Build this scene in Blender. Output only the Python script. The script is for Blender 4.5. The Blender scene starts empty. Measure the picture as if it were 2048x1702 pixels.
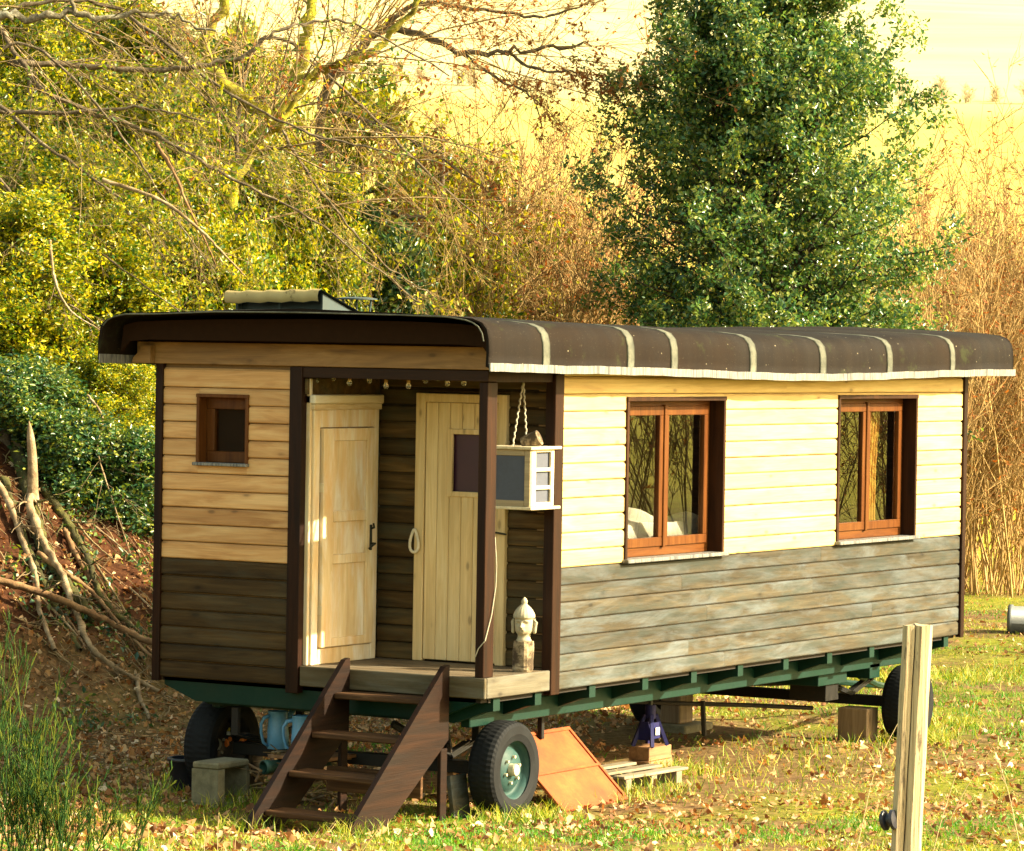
import bpy, bmesh, math, random
import numpy as np
from mathutils import Matrix, Vector

random.seed(7)
scene = bpy.context.scene
COL = scene.collection
ZO = 0.9                      # code below is written with z = 0 at the bottom of the cladding; ground is 0.9 m lower

# ------------------------------------------------------------------ camera
FPX = 7512.5
CAM = np.array([-22.64, -13.879, 2.508])
YAW, PITCH, ROLL = 0.54372, -0.021066, 0.016511
_F = np.array([math.cos(PITCH)*math.cos(YAW), math.cos(PITCH)*math.sin(YAW), math.sin(PITCH)])
_r = np.cross(_F, [0, 0, 1]); _r /= np.linalg.norm(_r); _u = np.cross(_r, _F)
_R = _r*math.cos(ROLL)+_u*math.sin(ROLL); _U = -_r*math.sin(ROLL)+_u*math.cos(ROLL)
cam_d = bpy.data.cameras.new('camera'); cam = bpy.data.objects.new('camera', cam_d); COL.objects.link(cam)
cam_d.sensor_width = 36.0; cam_d.lens = FPX/2048*36.0; cam_d.clip_start = 0.5; cam_d.clip_end = 3000
M = Matrix.Identity(4)
for i in range(3):
    M[i][0] = _R[i]; M[i][1] = _U[i]; M[i][2] = -_F[i]; M[i][3] = CAM[i]+(ZO if i == 2 else 0)
cam.matrix_world = M
scene.camera = cam

# ------------------------------------------------------------------ light
SUN_EL = math.radians(29); SUN_H = np.array([0.42, -0.9075])      # horizontal direction towards the sun
world = bpy.data.worlds.new('World'); scene.world = world; world.use_nodes = True
wn = world.node_tree.nodes; wl = world.node_tree.links
sky = wn.new('ShaderNodeTexSky'); sky.sky_type = 'NISHITA'; sky.sun_disc = False
sky.sun_elevation = SUN_EL; sky.sun_rotation = math.atan2(SUN_H[0], SUN_H[1]); sky.altitude = 300; sky.dust_density = 3.0
tint = wn.new('ShaderNodeMix'); tint.data_type = 'RGBA'; tint.blend_type = 'MULTIPLY'; tint.inputs[0].default_value = 1
tint.inputs[7].default_value = (1.0, 0.84, 0.50, 1)
wl.new(sky.outputs[0], tint.inputs[6]); wl.new(tint.outputs[2], wn['Background'].inputs[0])
wn['Background'].inputs[1].default_value = 0.15
sun_d = bpy.data.lights.new('sun', 'SUN'); sun_d.energy = 4.0; sun_d.angle = math.radians(0.6); sun_d.color = (1.0, 0.87, 0.60)
sun = bpy.data.objects.new('sun', sun_d); COL.objects.link(sun)
sv = Vector((SUN_H[0]*math.cos(SUN_EL), SUN_H[1]*math.cos(SUN_EL), math.sin(SUN_EL)))
sun.rotation_euler = sv.to_track_quat('Z', 'Y').to_euler(); sun.location = (0, -30, 20)
scene.view_settings.view_transform = 'Standard'; scene.view_settings.look = 'None'
scene.view_settings.exposure = 2.2; scene.view_settings.gamma = 1.0
scene.cycles.max_bounces = 6; scene.cycles.transparent_max_bounces = 12; scene.cycles.volume_bounces = 0
scene.cycles.diffuse_bounces = 3; scene.cycles.glossy_bounces = 3; scene.cycles.caustics_reflective = False

# ------------------------------------------------------------------ helpers: places
def pix(px, py, u):
    return CAM + _F*u + _R*((px-1024)/FPX*u) + _U*((851-py)/FPX*u)
FH = np.array([math.cos(YAW), math.sin(YAW)]); RH = np.array([math.sin(YAW), -math.cos(YAW)])
def uv(x, y): return (x-CAM[0])*FH[0]+(y-CAM[1])*FH[1], (x-CAM[0])*RH[0]+(y-CAM[1])*RH[1]
def xy(u, v): return CAM[0]+FH[0]*u+RH[0]*v, CAM[1]+FH[1]*u+RH[1]*v
def sst(a, b, x):
    t = np.clip((x-a)/(b-a), 0, 1); return t*t*(3-2*t)
def bankf(x, y):
    t = np.clip(y-5.2-0.25*np.sin(x*0.9), 0, None)
    h = np.where(t < 1.0, 0.35*t*t, 0.35+0.70*(t-1.0))
    h = np.minimum(h, 3.2+0.08*t)
    return h*(1-sst(6.0, 15.0, x))
def terrain(x, y):
    x = np.asarray(x, float); y = np.asarray(y, float); u, v = uv(x, y)
    a = np.clip(28-u, 0, None)
    ramp = np.where(a < 6, 0.009*a*a, 0.324+0.108*(a-6)); ramp = np.minimum(ramp, 1.75)
    h = np.clip(u-52, 0, None); hill = np.where(h < 10, 0.0075*h*h, 0.75+0.15*(h-10))
    hill = np.where(u > 145, 0.75+0.15*83+0.105*(u-145), hill)
    n = 0.03*np.sin(x*1.7+y*0.6)*np.sin(y*1.3-x*0.4)+0.012*np.sin(x*5.1+2)*np.sin(y*4.3)
    big = 0.6*np.sin(x*0.045+1)*np.sin(y*0.06)*sst(60, 120, u)
    bk_ = bankf(x, y); n = n+np.clip(bk_, 0, 1)*(.06*np.sin(x*3.3+y*2.1)*np.sin(y*4.7-x*1.1)+.035*np.sin(x*9.1+y*3)*np.sin(y*8.3-x*5))
    return -0.9+ramp+hill+bk_+n+big
def tz(x, y): return float(terrain(x, y))
def hit(px, py):                                     # where a pixel's ray meets the ground
    u0 = 14.0
    for i in range(3000):
        p = pix(px, py, u0)
        if p[2] <= tz(p[0], p[1]): return p
        u0 += 0.03
    return p

# ------------------------------------------------------------------ helpers: objects
ORG = {}
def setp(o, label=None, cat=None, group=None, kind=None):
    if label: o['label'] = label
    if cat: o['category'] = cat
    if group: o['group'] = group
    if kind: o['kind'] = kind
    return o
def thing(name, base, label, cat, group=None):
    o = bpy.data.objects.new(name, None); COL.objects.link(o)
    o.empty_display_size = 0.1
    o.location = (base[0], base[1], base[2]+ZO); ORG[o.name] = np.array(base, float)
    return setp(o, label, cat, group)
def mk(name, verts, faces, mat, parent=None, smooth=False, base=None, attrs=None):
    """one mesh object; verts in code coordinates"""
    verts = np.asarray(verts, float)
    if parent is not None: org = ORG[parent.name]
    elif base is not None: org = np.array(base, float)
    else:
        mn, mx = verts.min(0), verts.max(0); org = np.array([(mn[0]+mx[0])/2, (mn[1]+mx[1])/2, mn[2]])
    me = bpy.data.meshes.new(name)
    v = verts-org
    if isinstance(faces, np.ndarray):
        k = faces.shape[1]; n = len(faces)
        me.vertices.add(len(v)); me.vertices.foreach_set('co', v.ravel())
        me.loops.add(n*k); me.loops.foreach_set('vertex_index', faces.ravel().astype(np.int32))
        me.polygons.add(n); me.polygons.foreach_set('loop_start', np.arange(0, n*k, k, dtype=np.int32))
        me.update(calc_edges=True)
    else:
        me.from_pydata([tuple(p) for p in v], [], [tuple(f) for f in faces]); me.update()
    joined = name in ('crown', 'twigs', 'catkins', 'leaves', 'stems', 'sprigs')
    if attrs:
        for an, av in attrs.items():
            a = me.attributes.new(an, 'FLOAT', 'POINT'); a.data.foreach_set('value', np.asarray(av, np.float32))
    if smooth: me.polygons.foreach_set('use_smooth', np.ones(len(me.polygons), bool))
    me.materials.append(mat)
    o = bpy.data.objects.new(name, me); COL.objects.link(o)
    if joined: o['kind'] = 'stuff'
    if parent is not None: o.parent = parent; ORG[o.name] = org
    else: o.location = (org[0], org[1], org[2]+ZO); ORG[o.name] = org
    return o
def copy_tree(o, parent=None):
    c = o.copy(); COL.objects.link(c)
    if parent is not None: c.parent = parent; c.matrix_parent_inverse = Matrix.Identity(4)
    for ch in list(o.children): copy_tree(ch, c)
    return c

# geometry pieces: every function returns (verts, faces)
def join(*ps):
    V = []; Fc = []; n = 0
    for v, f in ps:
        v = np.asarray(v, float); V.append(v); Fc += [tuple(int(i)+n for i in q) for q in f]; n += len(v)
    return np.vstack(V), Fc
def box(x0, x1, y0, y1, z0, z1, b=0.004):
    """box with chamfered edges"""
    b = min(b, (x1-x0)*.3, (y1-y0)*.3, (z1-z0)*.3)
    bm = bmesh.new(); bmesh.ops.create_cube(bm, size=1)
    for v in bm.verts:
        v.co = ((x0+x1)/2+v.co.x*(x1-x0), (y0+y1)/2+v.co.y*(y1-y0), (z0+z1)/2+v.co.z*(z1-z0))
    if b > 0: bmesh.ops.bevel(bm, geom=bm.edges[:], offset=b, segments=1, affect='EDGES')
    bm.verts.ensure_lookup_table(); bm.verts.index_update()
    V = np.array([v.co[:] for v in bm.verts]); Fc = [tuple(v.index for v in f.verts) for f in bm.faces]
    bm.free(); return V, Fc
def xf(g, mat):
    V, f = g; V = np.c_[V, np.ones(len(V))]@np.array(mat).T; return V[:, :3], f
def rotz(g, a, c):
    return xf(g, Matrix.Translation(c)@Matrix.Rotation(a, 4, 'Z')@Matrix.Translation([-i for i in c]))
def rotax(g, a, c, ax):
    return xf(g, Matrix.Translation(c)@Matrix.Rotation(a, 4, ax)@Matrix.Translation([-i for i in c]))
def prism(poly, axis, a0, a1):
    """polygon (2D) pushed along an axis: axis 'x' -> poly in (y,z); 'y' -> (x,z); 'z' -> (x,y)"""
    n = len(poly); V = []
    for a in (a0, a1):
        for p, q in poly:
            V.append((a, p, q) if axis == 'x' else (p, a, q) if axis == 'y' else (p, q, a))
    Fc = [tuple(range(n)), tuple(range(2*n-1, n-1, -1))]
    for i in range(n): j = (i+1) % n; Fc.append((i, i+n, j+n, j))
    bm = bmesh.new(); vs = [bm.verts.new(v) for v in V]
    for f in Fc: bm.faces.new([vs[i] for i in f])
    bmesh.ops.recalc_face_normals(bm, faces=bm.faces[:]); bm.verts.index_update()
    Fc = [tuple(v.index for v in f.verts) for f in bm.faces]; bm.free()
    return np.array(V, float), Fc
def tube(pts, r, n=8, cap=True):
    pts = np.asarray(pts, float); m = len(pts); r = np.broadcast_to(np.asarray(r, float), (m,))
    T = np.gradient(pts, axis=0); T /= np.linalg.norm(T, axis=1)[:, None]+1e-12
    ref = np.array([0.31, 0.2, 0.93]); 
    if abs(T.mean(0)@ref) > 0.9: ref = np.array([1.0, 0.1, 0.05])
    A = np.cross(T, ref); A /= np.linalg.norm(A, axis=1)[:, None]+1e-12; Bq = np.cross(T, A)
    th = np.linspace(0, 2*math.pi, n, endpoint=False)
    V = (pts[:, None]+r[:, None, None]*(np.cos(th)[None, :, None]*A[:, None]+np.sin(th)[None, :, None]*Bq[:, None])).reshape(-1, 3)
    Fc = []
    for i in range(m-1):
        for k in range(n):
            l = (k+1) % n; Fc.append((i*n+k, i*n+l, (i+1)*n+l, (i+1)*n+k))
    if cap: Fc.append(tuple(range(n-1, -1, -1))); Fc.append(tuple((m-1)*n+k for k in range(n)))
    return V, Fc
def curve_pts(pts, n):
    pts = np.asarray(pts, float); d = np.r_[0, np.cumsum(np.linalg.norm(np.diff(pts, axis=0), axis=1))]; t = np.linspace(0, d[-1], n)
    return np.stack([np.interp(t, d, pts[:, i]) for i in range(3)], -1)
def lathe(prof, c, axis='z', n=24):
    """profile (r, h) turned about an axis through c"""
    V = []; m = len(prof)
    for r, h in prof:
        for k in range(n):
            a = 2*math.pi*k/n; p, q = r*math.cos(a), r*math.sin(a)
            V.append((c[0]+p, c[1]+q, c[2]+h) if axis == 'z' else (c[0]+p, c[1]+h, c[2]+q) if axis == 'y' else (c[0]+h, c[1]+p, c[2]+q))
    Fc = []
    for i in range(m-1):
        for k in range(n):
            l = (k+1) % n; f = (i*n+k, i*n+l, (i+1)*n+l, (i+1)*n+k)
            Fc.append(f if axis != 'y' else f[::-1])
    return np.array(V), Fc

# ------------------------------------------------------------------ materials
MATS = {}
class NT:
    def __init__(s, name):
        s.m = bpy.data.materials.new(name); s.m.use_nodes = True; s.t = s.m.node_tree
        s.p = s.t.nodes['Principled BSDF']; s.out = s.t.nodes['Material Output']; MATS[name] = s.m
    def n(s, typ, **kw):
        x = s.t.nodes.new('ShaderNode'+typ)
        for k, v in kw.items():
            if k[0] == 'i' and k[1:].isdigit(): x.inputs[int(k[1:])].default_value = v
            else: setattr(x, k, v)
        return x
    def l(s, a, b): s.t.links.new(a, b)
    def noise(s, vec, scale, detail=4, rough=0.6, dist=0.0):
        x = s.n('TexNoise'); x.inputs['Scale'].default_value = scale; x.inputs['Detail'].default_value = detail
        x.inputs['Roughness'].default_value = rough; x.inputs['Distortion'].default_value = dist
        if vec is not None: s.l(vec, x.inputs['Vector'])
        return x.outputs[0]
    def ramp(s, fac, stops, interp='LINEAR'):
        x = s.n('ValToRGB'); cr = x.color_ramp; cr.interpolation = interp
        while len(cr.elements) < len(stops): cr.elements.new(0.5)
        for e, (p, c) in zip(cr.elements, stops):
            e.position = p; e.color = (c[0], c[1], c[2], 1) if hasattr(c, '__len__') else (c, c, c, 1)
        s.l(fac, x.inputs[0]); return x.outputs[0]
    def mix(s, fac, a, b, mode='MIX'):
        x = s.n('Mix', data_type='RGBA', blend_type=mode)
        for sock, v in ((x.inputs[0], fac), (x.inputs[6], a), (x.inputs[7], b)):
            if hasattr(v, 'links') or hasattr(v, 'is_linked'): s.l(v, sock)
            elif hasattr(v, '__len__'): sock.default_value = (v[0], v[1], v[2], 1)
            else: sock.default_value = v
        return x.outputs[2]
    def math(s, op, a, b=0.0):
        x = s.n('Math', operation=op)
        for i, v in enumerate((a, b)):
            if hasattr(v, 'is_linked'): s.l(v, x.inputs[i])
            else: x.inputs[i].default_value = v
        return x.outputs[0]
    def coords(s, scale=(1, 1, 1), rand=True):
        tc = s.n('TexCoord'); v = tc.outputs['Object']
        if rand:
            oi = s.n('ObjectInfo'); mu = s.n('VectorMath', operation='SCALE'); mu.inputs[0].default_value = (37.0, 91.0, 53.0)
            s.l(oi.outputs['Random'], mu.inputs['Scale']); ad = s.n('VectorMath', operation='ADD')
            s.l(v, ad.inputs[0]); s.l(mu.outputs[0], ad.inputs[1]); v = ad.outputs[0]
        mp = s.n('Mapping'); mp.inputs['Scale'].default_value = scale; s.l(v, mp.inputs[0]); return mp.outputs[0]
    def bump(s, h, strength=0.3, dist=0.01):
        b = s.n('Bump'); b.inputs['Strength'].default_value = strength; b.inputs['Distance'].default_value = dist
        s.l(h, b.inputs['Height']); s.l(b.outputs[0], s.p.inputs['Normal'])
    def done(s, col=None, rough=None, metal=None, spec=None):
        if col is not None:
            if hasattr(col, 'is_linked'): s.l(col, s.p.inputs['Base Color'])
            else: s.p.inputs['Base Color'].default_value = (col[0], col[1], col[2], 1)
        if rough is not None:
            if hasattr(rough, 'is_linked'): s.l(rough, s.p.inputs['Roughness'])
            else: s.p.inputs['Roughness'].default_value = rough
        if metal is not None: s.p.inputs['Metallic'].default_value = metal
        if spec is not None: s.p.inputs['Specular IOR Level'].default_value = spec
        return s.m

def wood(name, axis, dark, mid, light, knots=True, patch=None, patch_amt=0.5, rough=0.65, var=0.2, along=1.2, across=16):
    s = NT(name); sc = [across]*3; sc['xyz'.index(axis)] = along
    v = s.coords(tuple(sc))
    g = s.noise(v, 1.0, 6, 0.62, 0.8)
    c = s.ramp(g, [(0.28, dark), (0.5, mid), (0.72, light)])
    sc2 = [across*7]*3; sc2['xyz'.index(axis)] = along*2
    fine = s.noise(s.coords(tuple(sc2)), 1.0, 3, 0.6)
    c = s.mix(0.28, c, s.ramp(fine, [(0.3, 0.45), (0.7, 1.0)]), 'MULTIPLY')
    if knots:
        sk = [7.5]*3; sk['xyz'.index(axis)] = 3.2
        vo = s.n('TexVoronoi'); vo.feature = 'F1'; vo.inputs['Scale'].default_value = 1.0; s.l(s.coords(tuple(sk)), vo.inputs['Vector'])
        k = s.ramp(vo.outputs['Distance'], [(0.0, 1.0), (0.075, 0.9), (0.15, 0.0)])
        kd = tuple(x*0.35 for x in dark)
        c = s.mix(s.math('MULTIPLY', k, 0.75), c, kd)
        ring = s.ramp(vo.outputs['Distance'], [(0.08, 0.0), (0.14, 0.35), (0.3, 0.0)]); c = s.mix(ring, c, dark)
    if patch:
        ps = [4.5]*3; ps['xyz'.index(axis)] = 0.9; ps[2] = max(ps[2], 5.0) if axis != 'z' else ps[2]
        pv = s.noise(s.coords(tuple(ps)), 1.5, 6, 0.7, 0.6)
        for i, pc in enumerate(patch):
            pm = s.ramp(pv if i == 0 else s.noise(s.coords(tuple(q*1.6 for q in ps)), 1.2, 6, 0.7), [(0.45, 0.0), (0.68, patch_amt)])
            c = s.mix(pm, c, pc)
    oi = s.n('ObjectInfo'); h = s.n('HueSaturation'); s.l(c, h.inputs['Color'])
    mr = s.n('MapRange'); mr.inputs[3].default_value = 1-var; mr.inputs[4].default_value = 1+var; s.l(oi.outputs['Random'], mr.inputs[0])
    s.l(mr.outputs[0], h.inputs['Value'])
    s.bump(s.math('ADD', fine, g), 0.35, 0.004)
    return s.done(h.outputs[0], rough, spec=0.5 if max(light) > .3 else 0.15)

def metal_paint(name, col, rust=(0.10, 0.045, 0.015), amt=0.35, rough=0.5, scale=5.0, dirt=(0.06, 0.05, 0.03)):
    s = NT(name); v = s.coords()
    n1 = s.noise(v, scale, 8, 0.7); n2 = s.noise(v, scale*0.35, 5, 0.65)
    c = s.mix(s.ramp(n2, [(0.4, 0.0), (0.7, 0.55)]), col, tuple(x*0.55+d*0.4 for x, d in zip(col, dirt)))
    c = s.mix(s.ramp(n1, [(0.58, 0.0), (0.66, amt)]), c, rust)
    s.bump(n1, 0.15, 0.004)
    return s.done(c, s.ramp(n1, [(0.3, rough-.12), (0.7, rough+.25)]), spec=0.2)

def speckled(name, c1, c2, c3, scale=8.0, rough=0.85, bump=0.4, bd=0.01, rand=True):
    s = NT(name); v = s.coords(rand=rand); n = s.noise(v, scale, 8, 0.7); m = s.noise(v, scale*4.3, 5, 0.7)
    c = s.ramp(n, [(0.32, c1), (0.5, c2), (0.68, c3)]); c = s.mix(0.35, c, s.ramp(m, [(0.3, 0.35), (0.7, 1.0)]), 'MULTIPLY')
    s.bump(m, bump, bd); return s.done(c, rough)

def leafmat(name, stops, rough=0.4, transl=0.35, tcol=None, spec=0.5):
    s = NT(name); g = s.n('NewGeometry'); c = s.ramp(g.outputs['Random Per Island'], stops)
    tcn = s.noise(s.coords(rand=False), 0.9, 3, 0.5)
    c = s.mix(s.ramp(tcn, [(0.4, 0.0), (0.65, 0.45)]), c, s.mix(1.0, c, (0.75, 0.8, 0.9), 'MULTIPLY'))
    s.done(c, rough, spec=spec)
    if transl > 0:
        t = s.n('BsdfTranslucent'); s.l(s.mix(1.0, c, tcol or (1.25, 1.2, 0.6), 'MULTIPLY'), t.inputs[0])
        ms = s.n('MixShader'); ms.inputs[0].default_value = transl
        s.l(s.p.outputs[0], ms.inputs[1]); s.l(t.outputs[0], ms.inputs[2]); s.l(ms.outputs[0], s.out.inputs[0])
    return s.m

def plain(name, col, rough=0.6, metal=0.0, spec=0.5, var=0.12, scale=20):
    s = NT(name); n = s.noise(s.coords(), scale, 5, 0.65)
    c = s.ramp(n, [(0.3, tuple(x*(1-var) for x in col)), (0.7, tuple(min(1, x*(1+var)) for x in col))])
    return s.done(c, rough, metal, spec)

pale = dict(dark=(0.36, 0.165, 0.048), mid=(0.55, 0.305, 0.115), light=(0.66, 0.43, 0.20))
wood('pale_wood_y_shaded', 'y', **pale, var=0.10, across=12)  # cladding wood of the shaded end, its warm shade put into the colour
wood('pale_wood_x_lit', 'x', (0.46, 0.315, 0.115), (0.58, 0.43, 0.17), (0.66, 0.52, 0.225), var=0.08, across=12)  # same cladding wood, colour paled for the sunlit long side
wood('fascia_wood', 'y', (0.136, 0.068, 0.02), (0.24, 0.128, 0.04), (0.336, 0.2, 0.08), var=0.05, across=10)
wood('grey_wood_y', 'y', (0.01955, 0.01075, 0.00391), (0.04888, 0.02835, 0.009775), (0.08797, 0.05474, 0.0215), patch=[(0.05376, 0.05376, 0.03714)], patch_amt=0.4, var=0.22)
wood('grey_wood_x', 'x', (0.026, 0.022, 0.013), (0.060, 0.050, 0.032), (0.10, 0.085, 0.056), patch=[(0.098, 0.118, 0.128), (0.034, 0.045, 0.040)], patch_amt=0.85, var=0.2)
wood('porch_wood_y', 'y', (0.03, 0.0165, 0.006), (0.07125, 0.04125, 0.0135), (0.1275, 0.075, 0.02625), patch=[(0.0525, 0.06375, 0.04125)], patch_amt=0.45, var=0.3)
wood('deck_wood_y', 'y', (0.07, 0.049, 0.028), (0.133, 0.098, 0.0595), (0.189, 0.147, 0.098), patch=[(0.14, 0.133, 0.105)], var=0.15)
wood('deck_fascia_y', 'y', (0.0525, 0.04125, 0.021), (0.0975, 0.07875, 0.045), (0.1425, 0.1125, 0.0675), patch=[(0.1275, 0.1275, 0.105), (0.0825, 0.0525, 0.0225)], patch_amt=0.6, var=0.1)
wood('deck_fascia_x', 'x', (0.072, 0.06, 0.042), (0.12, 0.108, 0.078), (0.168, 0.15, 0.114), patch=[(0.15, 0.156, 0.144)], patch_amt=0.7, var=0.05)
wood('brown_post_z', 'z', (0.0072, 0.0024, 0.00096), (0.0168, 0.0051, 0.0015), (0.03, 0.009296, 0.00252), knots=False, var=0.12, rough=0.5)
wood('brown_post_y', 'y', (0.0112, 0.0048, 0.0024), (0.0224, 0.0088, 0.0032), (0.036, 0.0144, 0.0048), knots=False, var=0.1, rough=0.55)
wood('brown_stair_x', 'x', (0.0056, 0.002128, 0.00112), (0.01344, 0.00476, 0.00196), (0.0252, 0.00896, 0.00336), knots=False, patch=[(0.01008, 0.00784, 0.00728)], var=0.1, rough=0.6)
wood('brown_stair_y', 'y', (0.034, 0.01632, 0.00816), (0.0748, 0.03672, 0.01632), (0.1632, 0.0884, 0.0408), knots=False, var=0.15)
wood('window_wood_z', 'z', (0.062, 0.0186, 0.00434), (0.1023, 0.0341, 0.00744), (0.1395, 0.0527, 0.01178), knots=False, var=0.08, rough=0.4)
wood('window_wood_x', 'x', (0.062, 0.0186, 0.00434), (0.1023, 0.0341, 0.00744), (0.1395, 0.0527, 0.01178), knots=False, var=0.08, rough=0.4)
wood('casing_wood_z', 'z', (0.0144, 0.0048, 0.00192), (0.0288, 0.0096, 0.00288), (0.048, 0.01632, 0.0048), knots=False, var=0.08, rough=0.5)
wood('door_wood_z', 'z', (0.55, 0.38, 0.17), (0.68, 0.50, 0.25), (0.76, 0.60, 0.34), var=0.05, across=14)
wood('old_door_z', 'z', (0.46, 0.32, 0.16), (0.62, 0.49, 0.29), (0.72, 0.62, 0.43), knots=False, patch=[(0.66, 0.65, 0.62), (0.56, 0.36, 0.16)], patch_amt=0.85, var=0.05, across=7)
wood('old_door_x', 'x', (0.46, 0.32, 0.16), (0.62, 0.49, 0.29), (0.72, 0.62, 0.43), knots=False, patch=[(0.66, 0.64, 0.55)], patch_amt=0.7, var=0.05, across=7)
wood('post_wood_z', 'z', (0.1445, 0.102, 0.05525), (0.357, 0.2805, 0.1615), (0.476, 0.3995, 0.255), knots=False, var=0.03, across=60, along=2.2, rough=0.85)
wood('block_wood_x', 'x', (0.12, 0.055, 0.02), (0.22, 0.11, 0.045), (0.32, 0.18, 0.08), var=0.15)
wood('block_wood_z', 'z', (0.12, 0.075, 0.035), (0.22, 0.15, 0.08), (0.32, 0.23, 0.13), var=0.15)
wood('pallet_wood_x', 'x', (0.15, 0.125, 0.08), (0.225, 0.19, 0.135), (0.29, 0.25, 0.185), var=0.2)
wood('cage_wood_x', 'x', (0.45, 0.36, 0.22), (0.60, 0.51, 0.34), (0.72, 0.63, 0.45), knots=False, var=0.1)
wood('cage_wood_y_shaded', 'y', (0.22, 0.16, 0.09), (0.34, 0.26, 0.15), (0.46, 0.36, 0.22), knots=False, var=0.1)  # same cage wood, colour darkened for the shaded front face
s = NT('post_wood'); v = s.coords((70, 70, 1.6), False); n = s.noise(v, 1.0, 5, 0.65, 0.4); n2 = s.noise(s.coords((30, 30, 5.0), False), 1.0, 6, 0.75)
c = s.ramp(n, [(0.3, (0.20, 0.145, 0.08)), (0.5, (0.40, 0.32, 0.19)), (0.7, (0.52, 0.44, 0.29))])
c = s.mix(s.ramp(n2, [(0.56, 0.0), (0.64, 0.85)]), c, (0.075, 0.055, 0.035)); c = s.mix(s.ramp(s.noise(s.coords((3, 3, 1.5), False), 1.0, 4), [(0.45, 0.0), (0.7, 0.5)]), c, (0.22, 0.19, 0.14))
s.bump(s.math('ADD', n, n2), 0.6, 0.006); s.done(c, 0.9, spec=0.2)
metal_paint('green_paint', (0.00132, 0.024, 0.0156), rust=(0.0072, 0.021, 0.0144), amt=0.3, dirt=(0.0024, 0.0072, 0.0048))
metal_paint('teal_rim', (0.022, 0.062, 0.060), amt=0.25, scale=9)
metal_paint('black_steel', (0.012, 0.012, 0.012), rust=(0.05, 0.03, 0.015), amt=0.5)
metal_paint('blue_paint', (0.008, 0.010, 0.085), amt=0.25, scale=14)
metal_paint('blue_grey_metal', (0.04, 0.064, 0.072), amt=0.1, scale=7)
metal_paint('cream_metal', (0.40, 0.31, 0.13), rust=(0.07, 0.05, 0.022), amt=0.9, scale=6)
s = NT('rust'); v = s.coords(); n = s.noise(v, 3.0, 8, 0.7); n2 = s.noise(v, 40, 5, 0.7)
c = s.ramp(n, [(0.3, (0.17, 0.030, 0.002)), (0.52, (0.28, 0.056, 0.004)), (0.7, (0.35, 0.095, 0.012))])
c = s.mix(0.3, c, s.ramp(n2, [(0.3, 0.4), (0.7, 1.0)]), 'MULTIPLY'); s.bump(n2, 0.3, 0.003); s.done(c, 0.8)
s = NT('galvanised'); v = s.coords((38, 38, 2.0)); n = s.noise(v, 1.0, 4, 0.8)
s.bump(n, 0.3, 0.01); s.done(s.ramp(n, [(0.42, (0.05, 0.056, 0.062)), (0.47, (0.14, 0.138, 0.13)), (0.53, (0.25, 0.24, 0.215)), (0.58, (0.07, 0.076, 0.082))]), 0.5)
s = NT('rubber'); n = s.noise(s.coords(), 6, 8, 0.7); s.bump(s.noise(s.coords(), 60, 3), 0.2, 0.003)
s.done(s.ramp(n, [(0.35, (0.0035, 0.0042, 0.0055)), (0.6, (0.0065, 0.008, 0.0098)), (0.75, (0.022, 0.021, 0.018))]), 0.75, spec=0.2)
# roof: dark brown felt, streaked down the curve, with pale specks and moss near the edge
s = NT('roof_felt'); v = s.coords(rand=False); n = s.noise(v, 1.1, 7, 0.65); st = s.noise(s.coords((7, 0.6, 0.6), False), 1.0, 5, 0.7)
c = s.ramp(n, [(0.3, (0.003575, 0.00208, 0.00104)), (0.55, (0.008125, 0.00442, 0.00195)), (0.72, (0.0143, 0.0078, 0.003575))])
c = s.mix(s.ramp(st, [(0.45, 0.0), (0.7, 0.5)]), c, (0.016, 0.011, 0.006))
vo = s.n('TexVoronoi'); vo.inputs['Scale'].default_value = 11; s.l(v, vo.inputs['Vector'])
c = s.mix(s.ramp(vo.outputs['Distance'], [(0.03, 0.8), (0.07, 0.0)]), c, (0.42, 0.38, 0.26))
sp = s.noise(v, 90, 2, 0.5); c = s.mix(s.ramp(sp, [(0.70, 0.0), (0.74, 0.4)]), c, (0.16, 0.14, 0.09))
ms = s.noise(v, 3.1, 5, 0.7); c = s.mix(s.ramp(ms, [(0.58, 0.0), (0.68, 0.6)]), c, (0.026, 0.032, 0.008))
s.bump(s.noise(v, 140, 2), 0.35, 0.004); s.done(c, s.ramp(n, [(0.3, 0.75), (0.7, 0.92)]), spec=0.15)
speckled('roof_band', (0.03375, 0.039, 0.024), (0.07125, 0.075, 0.051), (0.12, 0.12, 0.0825), 9, 0.8)
plain('dark_soffit', (0.018, 0.0075, 0.0025), 0.9, 0.0, 0.1)
speckled('concrete', (0.105, 0.096, 0.057), (0.1725, 0.1575, 0.096), (0.2475, 0.225, 0.1425), 7, 0.95, 0.5, 0.01)
speckled('statue_stone', (0.312, 0.2665, 0.1755), (0.39, 0.3445, 0.234), (0.442, 0.39, 0.273), 14, 0.8, 0.12, 0.003)
s = NT('birch_bark'); v = s.coords((1.5, 1.5, 9)); n = s.noise(s.coords(), 9, 6, 0.7); n2 = s.noise(v, 2.4, 5, 0.7)
c = s.ramp(n, [(0.44, (0.05, 0.033, 0.016)), (0.55, (0.24, 0.18, 0.105)), (0.72, (0.42, 0.35, 0.24))]); c = s.mix(s.ramp(n2, [(0.55, 0.0), (0.62, 0.8)]), c, (0.05, 0.03, 0.015))
s.bump(n, 0.6, 0.012); s.done(c, 0.9)
plain('blue_plastic', (0.12, 0.32, 0.544), 0.35)
plain('black_plastic', (0.012, 0.013, 0.022), 0.4)
plain('green_pipe_plastic', (0.03, 0.085, 0.065), 0.45)
plain('grey_pipe_plastic', (0.085, 0.095, 0.10), 0.5)
plain('rope', (0.62, 0.55, 0.42), 0.9)
plain('wire_white', (0.33, 0.3, 0.228), 0.7)
plain('iron', (0.03, 0.035, 0.032), 0.5, 0.6)
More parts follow.
